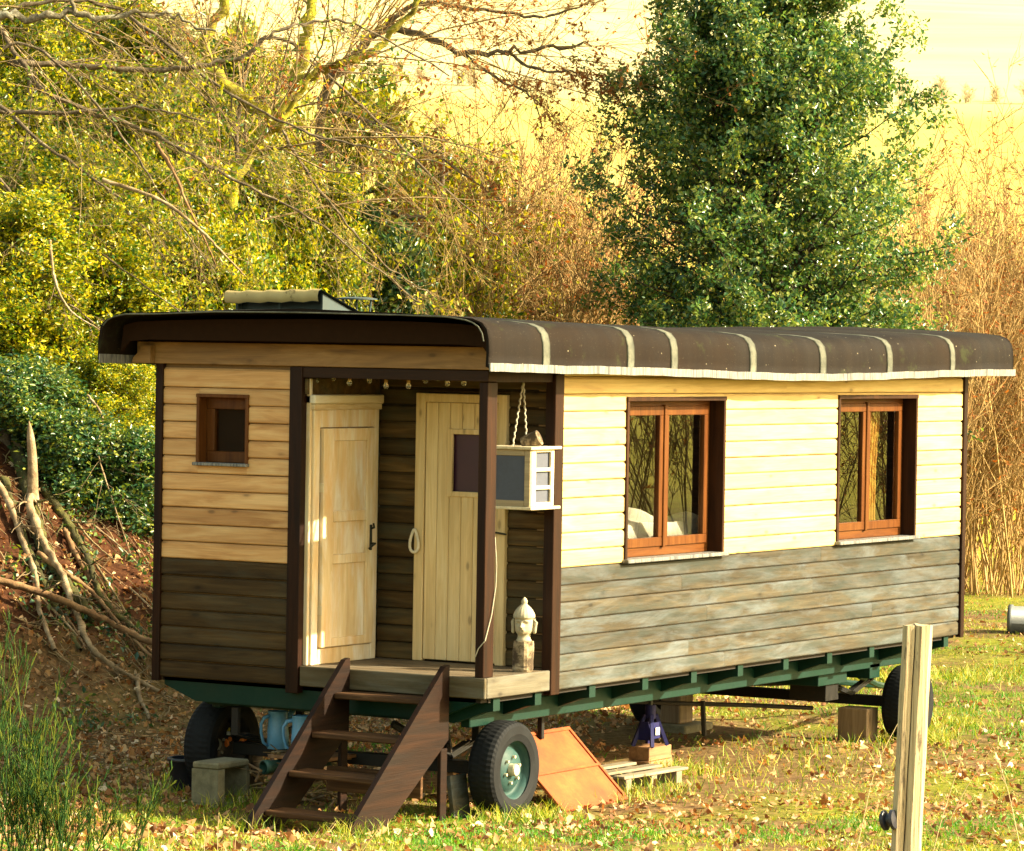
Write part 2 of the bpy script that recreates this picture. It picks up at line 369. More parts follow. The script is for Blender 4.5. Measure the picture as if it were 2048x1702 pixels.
plain('hub_steel', (0.55, 0.48, 0.33), 0.45, 0.2)
plain('label_white', (0.75, 0.72, 0.62), 0.6)
plain('label_yellow', (0.65, 0.50, 0.06), 0.6)
plain('flower_orange', (0.75, 0.19, 0.02), 0.6)
plain('linen', (0.80, 0.78, 0.76), 0.9)
plain('curtain_cloth', (0.50, 0.26, 0.05), 0.9)
plain('dark_violet', (0.035, 0.006, 0.022), 0.4)
plain('inner_wall', (0.16, 0.09, 0.035), 0.8)
plain('dark_inner', (0.012, 0.0084, 0.0045), 0.9)
plain('bulb_socket', (0.30, 0.17, 0.05), 0.5)
plain('screen_mesh', (0.051, 0.06, 0.09), 0.7)
plain('bag_print', (0.030, 0.020, 0.010), 0.5)
s = NT('glass'); fr = s.n('Fresnel'); fr.inputs[0].default_value = 1.9
gl = s.n('BsdfGlossy'); gl.inputs['Roughness'].default_value = 0.0; gl.inputs['Color'].default_value = (1, 1, 1, 1)
tr = s.n('BsdfTransparent'); tr.inputs[0].default_value = (0.80, 0.80, 0.76, 1)
ge = s.n('NewGeometry'); fb_ = s.math('MULTIPLY', fr.outputs[0], s.math('SUBTRACT', 1.0, ge.outputs['Backfacing']))
ms = s.n('MixShader'); s.l(fb_, ms.inputs[0]); s.l(tr.outputs[0], ms.inputs[1]); s.l(gl.outputs[0], ms.inputs[2]); s.l(ms.outputs[0], s.out.inputs[0])
s.l(s.n('Bump', i0=0.0).outputs[0], gl.inputs['Normal'])
MATS['small_glass'] = MATS['glass'].copy(); MATS['small_glass'].name = 'small_glass'
for nd in MATS['small_glass'].node_tree.nodes:
    if nd.type == 'FRESNEL': nd.inputs[0].default_value = 1.25
s = NT('bulb_glass'); s.done((0.95, 0.9, 0.75), 0.03); s.p.inputs['Transmission Weight'].default_value = 0.9
# bark and leaves
speckled('bark_grey', (0.045, 0.032, 0.018), (0.12, 0.09, 0.055), (0.25, 0.20, 0.13), 10, 0.95, 0.6, 0.02, rand=False)
speckled('bark_dark', (0.012, 0.009, 0.005), (0.03, 0.022, 0.012), (0.06, 0.046, 0.025), 10, 0.95, 0.6, 0.02, rand=False)
speckled('bark_lichen', (0.04, 0.03, 0.018), (0.16, 0.14, 0.09), (0.40, 0.38, 0.28), 9, 0.95, 0.6, 0.02, rand=False)
speckled('bark_moss', (0.09, 0.07, 0.012), (0.27, 0.24, 0.012), (0.44, 0.40, 0.02), 5, 1.0, 0.8, 0.03, rand=False)
speckled('moss_dark', (0.030, 0.022, 0.010), (0.065, 0.060, 0.012), (0.13, 0.12, 0.02), 6, 1.0, 0.8, 0.03, rand=False)
speckled('dead_wood', (0.12, 0.075, 0.035), (0.27, 0.19, 0.10), (0.45, 0.36, 0.23), 6, 0.95, 0.5, 0.02, rand=False)
speckled('dead_wood_red', (0.10, 0.05, 0.02), (0.20, 0.11, 0.045), (0.33, 0.21, 0.10), 6, 0.95, 0.5, 0.02, rand=False)
speckled('twig_brown', (0.18, 0.105, 0.032), (0.37, 0.235, 0.080), (0.54, 0.38, 0.15), 3, 0.9, 0.2, 0.01, rand=False)
speckled('twig_grey', (0.09, 0.06, 0.025), (0.20, 0.14, 0.06), (0.34, 0.25, 0.12), 3, 0.9, 0.2, 0.01, rand=False)
speckled('twig_haze_pale', (0.34, 0.25, 0.13), (0.46, 0.36, 0.21), (0.58, 0.47, 0.30), 2, 0.9, 0.1, 0.01, rand=False)  # twig colour paled to look washed out by distant bright haze
leafmat('holly_leaf', [(0.0, (0.026, 0.085, 0.040)), (0.35, (0.060, 0.145, 0.048)), (0.7, (0.15, 0.225, 0.050)), (1.0, (0.36, 0.36, 0.085))], 0.24, 0.40, (1.25, 1.25, 0.55))
leafmat('thicket_leaf', [(0.0, (0.024, 0.095, 0.018)), (0.25, (0.10, 0.185, 0.010)), (0.6, (0.33, 0.335, 0.010)), (1.0, (0.62, 0.51, 0.022))], 0.33, 0.45, (1.3, 1.2, 0.35))
leafmat('thicket_leaf_dark', [(0.0, (0.0168, 0.066, 0.036)), (0.5, (0.054, 0.126, 0.036)), (0.85, (0.156, 0.198, 0.0264)), (1.0, (0.336, 0.324, 0.036))], 0.3, 0.25, (1.44, 1.44, 0.48))
leafmat('russet_leaf', [(0.0, (0.20, 0.060, 0.012)), (0.6, (0.36, 0.13, 0.025)), (1.0, (0.50, 0.24, 0.06))], 0.7, 0.4, (1.3, 0.9, 0.5))
leafmat('litter_leaf', [(0.0, (0.115, 0.046, 0.01495)), (0.35, (0.2875, 0.1265, 0.04025)), (0.7, (0.483, 0.276, 0.115)), (0.9, (0.6325, 0.437, 0.23)), (1.0, (0.736, 0.598, 0.414))], 0.8, 0.2, (1.38, 1.035, 0.575))
leafmat('grass_blade', [(0.0, (0.0616, 0.1568, 0.00896)), (0.4, (0.168, 0.2576, 0.01008)), (0.75, (0.3696, 0.3696, 0.01568)), (0.9, (0.5152, 0.4144, 0.0896)), (1.0, (0.616, 0.504, 0.2464))], 0.6, 0.3, (1.344, 1.232, 0.448))
leafmat('grass_green', [(0.0, (0.0336, 0.1568, 0.00896)), (0.6, (0.0784, 0.2464, 0.00896)), (1.0, (0.224, 0.3248, 0.01344))], 0.6, 0.35, (1.232, 1.344, 0.448))
leafmat('broom_stem', [(0.0, (0.009, 0.04125, 0.0075)), (0.6, (0.024, 0.07125, 0.0075)), (1.0, (0.1425, 0.1575, 0.009))], 0.7, 0.1, spec=0.2)
leafmat('straw', [(0.0, (0.35, 0.24, 0.10)), (1.0, (0.62, 0.48, 0.26))], 0.7, 0.2)
# terrain
s = NT('ground_soil'); v = s.coords(rand=False)
n1 = s.noise(v, 0.9, 7, 0.65); n2 = s.noise(v, 14, 6, 0.7); n3 = s.noise(v, 0.35, 5, 0.6)
at = lambda nm: s.n('Attribute', attribute_name=nm).outputs['Fac']
soil = s.ramp(n2, [(0.3, (0.060, 0.035, 0.016)), (0.5, (0.13, 0.080, 0.035)), (0.7, (0.24, 0.16, 0.075))])
moss = s.ramp(n2, [(0.3, (0.070, 0.105, 0.008)), (0.5, (0.16, 0.175, 0.012)), (0.7, (0.28, 0.24, 0.05))])
c = s.mix(s.ramp(n1, [(0.42, 0.0), (0.58, 0.9)]), soil, moss); c = s.mix(at('bare'), c, soil)
red = s.ramp(n2, [(0.3, (0.022, 0.009, 0.0045)), (0.5, (0.050, 0.018, 0.007)), (0.7, (0.10, 0.044, 0.019))]); c = s.mix(at('bank'), c, red)
fld = s.ramp(s.noise(v, 0.12, 7, 0.65), [(0.3, (0.31, 0.28, 0.022)), (0.5, (0.41, 0.36, 0.040)), (0.7, (0.47, 0.40, 0.085))]); c = s.mix(at('field'), c, fld)
fld_haze = s.ramp(s.noise(v, 0.05, 6, 0.6), [(0.35, (0.46, 0.40, 0.19)), (0.65, (0.55, 0.485, 0.25))]); c = s.mix(at('far'), c, fld_haze)  # distant slope turns cream in its colour, standing in for bright haze
s.bump(n2, 0.6, 0.03); s.done(c, 0.95, spec=0.1)

# ------------------------------------------------------------------ the setting: one sheet of ground
gu = np.concatenate([np.linspace(-60, 14, 20), np.linspace(15, 24, 46), np.linspace(24.15, 50, 174), np.linspace(50.8, 120, 70), np.linspace(124, 900, 60)])
gv = np.concatenate([-np.linspace(500, 16, 24), np.linspace(-15, -7.2, 26), np.linspace(-7, 7, 112), np.linspace(7.3, 16, 26), np.linspace(17, 500, 24)])
UU, VV = np.meshgrid(gu, gv, indexing='ij'); X, Y = xy(UU, VV); Z = terrain(X, Y)
gn, gm = UU.shape; idx = np.arange(gn*gm).reshape(gn, gm)
fa = np.stack([idx[:-1, :-1], idx[:-1, 1:], idx[1:, 1:], idx[1:, :-1]], -1).reshape(-1, 4)[:, ::-1]
bk = sst(0.25, 1.1, bankf(X, Y)); fldw = sst(50, 60, UU)
bare = (sst(-1.6, -0.4, Y)*(1-sst(2.6, 4.0, Y))*sst(1.2, 2.4, X)*(1-sst(7.0, 8.2, X)))*0.9
bare = np.maximum(bare, sst(3.2, 4.6, Y)*(1-sst(6, 14, X))*0.85)
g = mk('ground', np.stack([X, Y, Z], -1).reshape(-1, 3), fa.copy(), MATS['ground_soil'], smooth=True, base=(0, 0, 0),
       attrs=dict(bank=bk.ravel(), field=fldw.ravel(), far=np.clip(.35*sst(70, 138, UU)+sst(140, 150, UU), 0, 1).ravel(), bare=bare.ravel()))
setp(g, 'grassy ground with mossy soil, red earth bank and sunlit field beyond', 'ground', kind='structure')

# ------------------------------------------------------------------ the caravan
W, L, P, ZB, PITCHZ = 2.88, 8.10, 1.017, 0.892, 0.12743
car = thing('caravan', (4.05, 1.44, -0.9), 'wooden caravan with cream and grey plank cladding and rounded brown felt roof', 'caravan')
def part(name, g, mat, parent=car, smooth=False): return mk(name, g[0], g[1], MATS[mat], parent, smooth)

def wall_slab(axis, a0, a1, z0, z1, d0, d1, holes):
    """wall in the plane of axis ('x': runs along x, depth in y), made of boxes round the openings"""
    us = sorted({a0, a1, *[h[0] for h in holes], *[h[1] for h in holes]}); gs = []
    for i in range(len(us)-1):
        m = (us[i]+us[i+1])/2; cuts = [(z0, z1)]
        for h in holes:
            if h[0] < m < h[1]: cuts = [(z0, h[2]), (h[3], z1)]
        for c0, c1 in cuts:
            gs.append(box(us[i], us[i+1], d0, d1, c0, c1, 0) if axis == 'x' else box(d0, d1, us[i], us[i+1], c0, c1, 0))
    return join(*gs)
rngp = random.Random(3)
def plank_prof(z0, z1, face, th):                    # profile: (depth, z); the outside looks towards -depth
    b = 0.010
    return [(face+th, z0+0.002), (face+0.006, z0+0.002), (face, z0+0.010), (face, z1-0.020), (face+0.015, z1-0.005), (face+th, z1-0.003)]
def cladding(parent, axis, a0, a1, rows, face, mat, holes, joints=0):
    for z0, z1 in rows:
        segs = [(a0, a1, z0, z1)]
        for h in holes:
            new = []
            for s0, s1, c0, c1 in segs:
                if h[1] <= s0 or h[0] >= s1 or h[3] <= c0+.004 or h[2] >= c1-.004: new.append((s0, s1, c0, c1)); continue
                new += [(s0, h[0], c0, c1), (h[1], s1, c0, c1)]
                if h[3] < c1-0.03: new.append((h[0], h[1], h[3], c1))
                if h[2] > c0+0.03: new.append((h[0], h[1], c0, h[2]))
            segs = [q for q in new if q[1]-q[0] > .02]
        cut = []
        for s0, s1, c0, c1 in segs:
            if joints and s1-s0 > 3.0:
                m = s0+(s1-s0)*rngp.uniform(0.25, 0.75); cut += [(s0, m-0.001, c0, c1), (m+0.001, s1, c0, c1)]
            else: cut.append((s0, s1, c0, c1))
        for s0, s1, c0, c1 in cut:
            f = face+rngp.uniform(-0.002, 0.002); dz = rngp.uniform(-0.0012, 0.0012)
            if axis == 'x': gme = prism(plank_prof(c0+dz, c1+dz, f, 0.022), 'x', s0, s1)
            else:
                gme = prism(plank_prof(c0+dz, c1+dz, f, 0.022), 'y', s0, s1)
            part('plank', gme, mat, parent)
rowsD = [(k*PITCHZ, (k+1)*PITCHZ) for k in range(7)]
rowsL = [(ZB+k*PITCHZ, ZB+(k+1)*PITCHZ) for k in range(11)]
W1 = (1.985, 3.545, 0.915, 2.13); W2 = (5.575, 7.10, 0.922, 2.135); WE = (2.08, 2.524, 1.61, 2.108)
# long side
side = part('side_wall', wall_slab('x', P+.012, L, 0.0, 2.33, 0.024, 0.20, [W1, W2]), 'inner_wall')
cladding(side, 'x', P+0.014, L-.03, rowsD, 0.0, 'grey_wood_x', [], joints=1)
cladding(side, 'x', P+0.014, L-.03, rowsL, -0.002, 'pale_wood_x_lit', [W1, W2], joints=1)
part('plank', prism(plank_prof(2.296, 2.345, -0.012, 0.03), 'x', P+.014, L-.03), 'pale_wood_x_lit', side)
# the end beside the porch
YP = 1.586
endw = part('end_wall', wall_slab('y', 1.70, W-.02, 0.0, 2.34, 0.024, 0.16, [WE]), 'inner_wall')
cladding(endw, 'y', 1.700, W-.035, rowsD, 0.0, 'grey_wood_y', [])
cladding(endw, 'y', 1.700, W-.035, [(r[0], r[1]+(0.02 if i == 10 else 0)) for i, r in enumerate(rowsL)], -0.002, 'pale_wood_y_shaded', [WE])
# porch back wall and partition, far walls, floor, inner ceiling
pback = part('porch_wall', wall_slab('y', 0.06, YP, 0.15, 2.36, P+.026, P+.16, []), 'dark_inner')
D2 = (0.445, 1.245, 0.10, 2.155)
cladding(pback, 'y', 0.072, YP-.004, [(0.15+k*PITCHZ, 0.15+(k+1)*PITCHZ) for k in range(17)], P, 'porch_wood_y', [D2])
part('partition_wall', box(0.05, P-.004, YP+.012, YP+.09, 0.15, 2.36, 0), 'inner_wall')
part('rear_wall', box(L-.02, L+.10, 0.0, W, 0.0, 2.36, .01), 'grey_wood_y')
part('far_side_wall', box(0.04, L-.02, W-.10, W, 0.0, 2.36, .01), 'grey_wood_x')
part('floor', box(0.05, L, 0.06, W-.02, -0.03, 0.04, 0), 'dark_inner')
part('inner_ceiling', box(0.02, L+.05, 0.02, W-.02, 2.362, 2.40, 0), 'dark_soffit')
# corner boards and posts
part('corner_board', box(-0.022, 0.03, W-.035, W+.03, -0.03, 2.34), 'brown_post_z')
part('corner_board', box(L-.028, L+.045, -0.022, 0.03, -0.02, 2.31), 'brown_post_z')
part('porch_post', box(-0.020, 0.10, YP+.002, 1.698, -0.05, 2.335), 'brown_post_z')
part('porch_post', box(0.015, 0.150, 0.020, 0.092, 0.152, 2.25), 'brown_post_z')
part('porch_post', box(0.905, P+.012, -0.015, 0.070, -0.03, 2.31), 'brown_post_z')
part('porch_beam', box(-0.012, 0.11, 0.0, YP+.002, 2.255, 2.335), 'brown_post_y')
part('porch_beam', box(0.11, 0.91, 0.01, 0.09, 2.25, 2.33), 'brown_post_z')
part('fascia_board', box(-0.03, -0.004, -0.15, W+.20, 2.338, 2.50), 'fascia_wood')
part('gable_board', box(-0.012, 0.03, -0.10, W+.10, 2.503, 2.62, 0), 'dark_soffit')
part('bracket', prism([(W+.03, 2.34), (W+.20, 2.34), (W+.19, 2.38), (W+.13, 2.43), (W+.12, 2.47), (W+.03, 2.47)], 'x', -0.09, -0.034), 'fascia_wood')
# roof
prof = [(-.220, 2.345), (-.224, 2.44), (-.220, 2.53), (-.203, 2.598), (-.162, 2.645), (-.085, 2.672), (.08, 2.688), (.50, 2.702), (1.35, 2.710), (2.1, 2.702),
        (2.6, 2.690), (2.90, 2.676), (3.03, 2.648), (3.085, 2.595), (3.105, 2.50), (3.108, 2.345)]
pr = np.array(prof); nx = 150; xs = np.linspace(-0.43, 8.59, nx)
BANDS = [0.40, 1.62, 2.29, 3.58, 4.82, 6.08, 7.34]
def roof_z(x): return -0.052*np.exp(-((x-4.6)/2.4)**2)+0.012*np.exp(-((x+.4)/.5)**2)
def roof_bulge(x):
    d = np.min(np.abs(np.asarray(x)[..., None]-np.array(BANDS)), -1); return 0.030*sst(0.0, 0.42, d)+0.004*np.sin(np.asarray(x)*9)
def roof_surface(x0, x1, n, off, k0=0, k1=None):
    xs = np.linspace(x0, x1, n); p = pr[k0:k1]
    c = np.array([1.44, 2.2]); d = p-c; d /= np.linalg.norm(d, axis=1)[:, None]
    V = []
    for x in xs:
        q = p+d*(off+roof_bulge(np.array([x]))[0]); e = 0.010*math.sin(x*31)*math.exp(-((x+.43)/.12)**2)
        for a, b in q: V.append((x, a, b+roof_z(x)+e*math.sin(a*7)))
    return np.array(V), len(p)
def grid_faces(n, m): return [(i*m+k, (i+1)*m+k, (i+1)*m+k+1, i*m+k+1) for i in range(n-1) for k in range(m-1)]
V1, m = roof_surface(-.43, 8.59, nx, 0.0); V2, _ = roof_surface(-.43, 8.59, nx, -0.022)
f1 = grid_faces(nx, m); f2 = [tuple(i+nx*m for i in q[::-1]) for q in f1]; ed = []
for i in range(nx-1):
    for k in (0, m-1): a, b = i*m+k, (i+1)*m+k; ed.append((a, b, b+nx*m, a+nx*m))
for i in (0, nx-1):
    for k in range(m-1): a, b = i*m+k, i*m+k+1; ed.append((a, b, b+nx*m, a+nx*m))
roof = part('roof', (np.vstack([V1, V2]), f1+f2+ed), 'roof_felt', smooth=False)
for p_ in roof.data.polygons: p_.use_smooth = p_.index < len(f1)+len(f2)
for bx in BANDS:
    Vb, mb = roof_surface(bx-.05, bx+.05, 5, 0.010, 0, 12); Vc, _ = roof_surface(bx-.05, bx+.05, 5, -0.004, 0, 12)
    fb = grid_faces(5, mb); e2 = []
    for i in range(4):
        for k in (0, mb-1): a, b = i*mb+k, (i+1)*mb+k; e2.append((a, b, b+5*mb, a+5*mb))
    for i in (0, 4):
        for k in range(mb-1): a, b = i*mb+k, i*mb+k+1; e2.append((a, b, b+5*mb, a+5*mb))
    part('roof_band', (np.vstack([Vb, Vc]), fb+e2), 'roof_band', roof, True)
# drip edge along the eave, a little wavy
def strip_x(x0, x1, n, y0, y1, z0, z1, wob=0.004):
    V = []; Fc = []
    for i, x in enumerate(np.linspace(x0, x1, n)):
        dz = float(roof_z(x)); w = wob*math.sin(x*7.3)+wob*.6*math.sin(x*19)
        for yy, zz in ((y0, z0), (y0, z1), (y1, z1), (y1, z0)): V.append((x, yy+w, zz+dz+w*.5))
    for i in range(n-1):
        for k in range(4): l = (k+1) % 4; Fc.append((i*4+k, (i+1)*4+k, (i+1)*4+l, i*4+l))
    Fc += [(0, 1, 2, 3), tuple((n-1)*4+k for k in (3, 2, 1, 0))]
    return np.array(V), Fc
part('drip_edge', strip_x(-0.44, 8.60, 120, -0.276, -0.264, 2.322, 2.380), 'galvanised', roof)
part('drip_edge', strip_x(-0.44, 8.60, 60, 3.114, 3.124, 2.325, 2.392), 'galvanised', roof)
part('soffit', strip_x(0.02, 8.56, 60, -0.212, 0.02, 2.352, 2.366, 0.0), 'dark_soffit', roof)
part('soffit', strip_x(0.02, 8.56, 60, W-.02, 3.085, 2.352, 2.366, 0.0), 'dark_soffit', roof)
gb = [(a, b-.03) for a, b in prof if -.19 < a < 3.08]
part('overhang_shade_board', prism([(3.06, 2.42), (2.98, 2.50), (2.80, 2.515), (.1, 2.515), (-.10, 2.50), (-.17, 2.42)]+gb, 'x', -.26, -.235), 'dark_soffit', roof)  # dark board added to stand for the shadow under the front overhang
edge_hl = [(-.444, a, b+.004+float(roof_z(-.43))+.006*math.sin(a*7.0)) for a, b in prof[2:14]]
part('roof_edge_highlight', tube(curve_pts(edge_hl, 60), .0055, 6), 'roof_band', roof)  # thin pale strip standing in for the highlight on the front roof edge
# roof vent: wedge shaped louvre box with a curled cream flap
vent = part('roof_vent', join(prism([(1.02, 2.66), (1.02, 2.735), (1.05, 2.735), (1.05, 2.885), (1.68, 2.69), (1.68, 2.66)], 'y', 2.14, 2.16),
            prism([(1.02, 2.66), (1.02, 2.735), (1.05, 2.735), (1.05, 2.885), (1.68, 2.69), (1.68, 2.66)], 'y', 2.93, 2.95),
            box(1.04, 1.06, 2.53, 2.55, 2.66, 2.89, 0), box(1.12, 1.14, 2.16, 2.93, 2.62, 2.88, 0)), 'blue_grey_metal')
V = []; n = 14
flp = [(1.75, 2.688), (1.40, 2.79), (1.06, 2.892), (0.985, 2.915), (0.952, 2.903), (0.938, 2.865), (0.944, 2.835), (0.952, 2.822)]
for i in range(n):
    yy = 2.11+0.87*i/(n-1); w = 0.006*math.sin(i*2.1)
    for k, (a, b) in enumerate(flp): V.append((a+w*(k > 4), yy, b+w*(k > 2)-0.02*(i/(n-1))))
part('vent_lid', (np.array(V), grid_faces(n, len(flp))), 'blue_grey_metal', vent, True)
Vf = [(x-.004, y, z+.003) for (x, y, z) in V]
Vf = np.array(Vf).reshape(n, len(flp), 3)[:, 3:].reshape(-1, 3)
part('vent_flap', (Vf, grid_faces(n, len(flp)-3)), 'cream_metal', vent, True)
ch = part('chimney_cap', lathe([(0.0, 2.885), (0.10, 2.882), (0.165, 2.872), (0.165, 2.862), (0.10, 2.862), (0.0, 2.862)], (2.5, 2.79, 0), n=28), 'blue_grey_metal', smooth=False)
for a in (0.6, 2.7, 4.8):
    c_, s_ = math.cos(a), math.sin(a); part('cap_leg', tube([(2.5+.13*c_, 2.79+.13*s_, 2.864), (2.5+.10*c_, 2.79+.10*s_, 2.62)], 0.010, 6), 'blue_grey_metal', ch)
part('flue', lathe([(0.085, 2.58), (0.085, 2.745), (0.075, 2.745), (0.075, 2.58)], (2.5, 2.79, 0), n=20), 'black_steel', ch)

# windows in the long side
def side_window(h):
    x0, x1, z0, z1 = h
    fr = part('window', join(box(x0-.012, x0+.022, -0.016, 0.19, z0, z1, .003), box(x1-.022, x1+.012, -0.016, 0.19, z0, z1, .003),
              box(x0-.014, x1+.014, -0.020, 0.19, z1-.022, z1+.012, .003)), 'casing_wood_z')
    part('sill', box(x0-.03, x1+.03, -0.055, 0.10, z0-.026, z0+.002, .004), 'galvanised', fr)
    xa, xb = x0+.022, x1-.022; za, zc = z0+.002, z1-.022; ya, yb = 0.115, 0.165
    part('frame', join(box(xa, xb, ya, yb+.02, za, za+.075), box(xa, xb, ya, yb+.02, zc-.045, zc), box(xa, xa+.04, ya, yb+.02, za+.075, zc-.045), box(xb-.04, xb, ya, yb+.02, za+.075, zc-.045)), 'window_wood_x', fr)
    xm = (xa+xb)/2
    for s0, s1 in ((xa+.036, xm-.004), (xm+.004, xb-.036)):
        zb, zt = za+.07, zc-.042; y0, y1 = 0.10, 0.15
        part('sash', join(box(s0, s1, y0, y1, zb, zb+.07), box(s0, s1, y0, y1, zt-.07, zt), box(s0, s0+.07, y0+.001, y1-.001, zb+.07, zt-.07), box(s1-.07, s1, y0+.001, y1-.001, zb+.07, zt-.07)), 'window_wood_z', fr)
        part('pane', box(s0+.068, s1-.068, 0.124, 0.128, zb+.068, zt-.068, 0), 'glass', fr)
    part('mullion', box(xm-.018, xm+.018, 0.088, 0.12, za+.06, zc-.03), 'window_wood_z', fr)
    return fr
side_window(W1); side_window(W2)
y0, y1, z0, z1 = WE
fr = part('window', join(box(-0.016, 0.17, y0-.012, y0+.014, z0, z1, .003), box(-0.016, 0.17, y1-.014, y1+.012, z0, z1, .003), box(-0.02, 0.17, y0-.014, y1+.014, z1-.014, z1+.012, .003)), 'window_wood_z')
part('sill', box(-0.045, 0.06, y0-.02, y1+.025, z0-.022, z0+.002, .004), 'galvanised', fr)
part('sash', join(box(0.08, 0.15, y0+.014, y1-.014, z0+.002, z0+.085), box(0.08, 0.15, y0+.014, y1-.014, z1-.10, z1-.014), box(0.081, 0.149, y0+.014, y0+.085, z0+.085, z1-.10), box(0.081, 0.149, y1-.085, y1-.014, z0+.085, z1-.10)), 'window_wood_z', fr)
part('dark_backing', box(0.135, 0.145, y0+.08, y1-.08, z0+.08, z1-.095, 0), 'dark_inner', fr)  # added dark sheet, stands in for the unlit room behind the pane
part('pane', box(0.112, 0.116, y0+.083, y1-.083, z0+.083, z1-.098, 0), 'small_glass', fr)

# old panelled door in the partition (it looks along -y)
def pbox(x0, x1, d0, d1, z0, z1, b=.004): return box(x0, x1, YP+d0, YP+d1, z0, z1, b)
dA = part('panelled_door', join(pbox(.075, .155, -.05, .012, .152, 2.02), pbox(.865, .935, -.05, .012, .152, 2.02), pbox(.155, .865, -.05, .012, .152, .27), pbox(.155, .865, -.05, .012, 1.89, 2.02)), 'old_door_z')
part('cornice', join(pbox(.055, .955, -.062, .012, 2.02, 2.062), pbox(.045, .965, -.075, .012, 2.064, 2.13, .008)), 'old_door_x', dA)
part('upper_panel', pbox(.02, .985, -.02, .012, 2.134, 2.25), 'porch_wood_y', dA)
za = .276; zb = 1.884
part('door_frame', join(pbox(.165, .30, -.078, -.04, za, zb), pbox(.745, .857, -.078, -.04, za, zb), pbox(.30, .745, -.077, -.041, za, .34), pbox(.30, .745, -.077, -.041, .885, .955), pbox(.30, .745, -.077, -.041, 1.195, 1.275), pbox(.30, .745, -.077, -.041, 1.79, zb)), 'old_door_z', dA)
for q0, q1 in ((.34, .885), (.955, 1.195), (1.275, 1.79)):
    part('door_panel', pbox(.295, .75, -.058, -.05, q0-.005, q1+.005, 0), 'old_door_z', dA)
for hz in (.55, 1.45): part('hinge', pbox(.155, .166, -.084, -.045, hz-.035, hz+.035), 'hub_steel', dA)
part('door_handle', join(tube([(.80, YP-.08, 1.02), (.80, YP-.12, 1.02), (.76, YP-.125, 1.01), (.72, YP-.12, .985)], .009, 6), tube([(.80, YP-.08, 1.13), (.80, YP-.11, 1.14), (.78, YP-.115, 1.17)], .008, 6), pbox(.785, .815, -.084, -.076, .97, 1.16)), 'iron', dA)
part('trim_strip', box(0.045, 0.074, YP-.03, YP+.011, .152, 2.25), 'old_door_z')
# plank door in the porch back wall
dB = part('plank_door', join(box(P-.035, P+.024, D2[1]-.085, D2[1]-.004, .152, 2.15), box(P-.035, P+.024, D2[0]+.004, D2[0]+.075, .152, 2.15), box(P-.034, P+.024, D2[0]+.075, D2[1]-.085, 2.085, 2.148)), 'door_wood_z')
ya, yb = D2[0]+.078, D2[1]-.088
nb = 6; DWN = (0.60, 0.925, 1.415, 1.86)
for k in range(nb):
    b0 = ya+(yb-ya)*k/nb; b1 = ya+(yb-ya)*(k+1)/nb-.003
    if b1 > DWN[0] and b0 < DWN[1]:
        for q0, q1 in ((.165, DWN[2]), (DWN[3], 2.082)): part('door_plank', box(P-.024, P+.012, b0, b1, q0, q1, .005), 'door_wood_z', dB)
        if b1 > DWN[1]: part('door_plank', box(P-.024, P+.012, DWN[1], b1, DWN[2], DWN[3], .005), 'door_wood_z', dB)
        if b0 < DWN[0]: part('door_plank', box(P-.024, P+.012, b0, DWN[0], DWN[2], DWN[3], .005), 'door_wood_z', dB)
    else: part('door_plank', box(P-.024, P+.012, b0, b1, .165, 2.082, .005), 'door_wood_z', dB)
dw = part('door_window', join(box(P-.04, P-.012, DWN[1]-.012, DWN[1]+.03, DWN[2]-.03, DWN[3]+.03), box(P-.04, P-.012, DWN[0]-.03, DWN[0]+.012, DWN[2]-.03, DWN[3]+.03), box(P-.039, P-.012, DWN[0]+.012, DWN[1]-.012, DWN[3]-.01, DWN[3]+.029), box(P-.039, P-.012, DWN[0]+.012, DWN[1]-.012, DWN[2]-.029, DWN[2]+.01)), 'door_wood_z', dB)
part('dark_pane', box(P+.001, P+.008, DWN[0]-.02, DWN[1]+.02, DWN[2]-.02, DWN[3]+.02, 0), 'dark_violet', dB)
part('latch', tube([(P-.06, .56, 1.14), (P-.06, .42, 1.125)], .008, 6), 'iron', dB)
# deck
for k in range(7):
    d0 = 0.028+k*.1405; part('deck_board', box(d0, d0+.136, 0.028, YP-.004, .112, .15, .004), 'deck_wood_y')
part('deck_fascia', box(-0.006, 0.024, -0.006, YP-.004, 0.005, 0.152, .006), 'deck_fascia_y')
part('deck_fascia', box(0.026, 0.900, -0.008, 0.024, 0.005, 0.152, .006), 'deck_fascia_x')

# chassis
chs = part('chassis', join(box(0.3, 7.85, 0.30, 0.38, -0.24, -0.085, .006), box(0.3, 7.85, 2.50, 2.58, -0.24, -0.085, .006)), 'green_paint')
part('end_beam', prism([(0.10, -.004), (0.10, -.03), (0.45, -.17), (2.55, -.17), (2.84, -.06), (2.84, -.004)], 'x', 0.05, 0.13), 'green_paint', chs)
for bx in (0.22, .80, 1.59, 2.40, 3.18, 3.96, 4.76, 5.56, 6.37, 7.12, 7.88):
    part('cross_beam', prism([(0.03, -.004), (0.03, -.095), (0.10, -.105), (0.36, -.20), (2.52, -.20), (2.78, -.105), (2.85, -.095), (2.85, -.004)], 'x', bx-.045, bx+.045), 'green_paint', chs)
part('skid_plate', box(0.14, 7.9, 0.05, 2.83, -.034, -.006, 0), 'dark_inner', chs)
part('support_leg', box(1.52, 1.56, .42, .46, -.43, -.24), 'black_steel', chs)
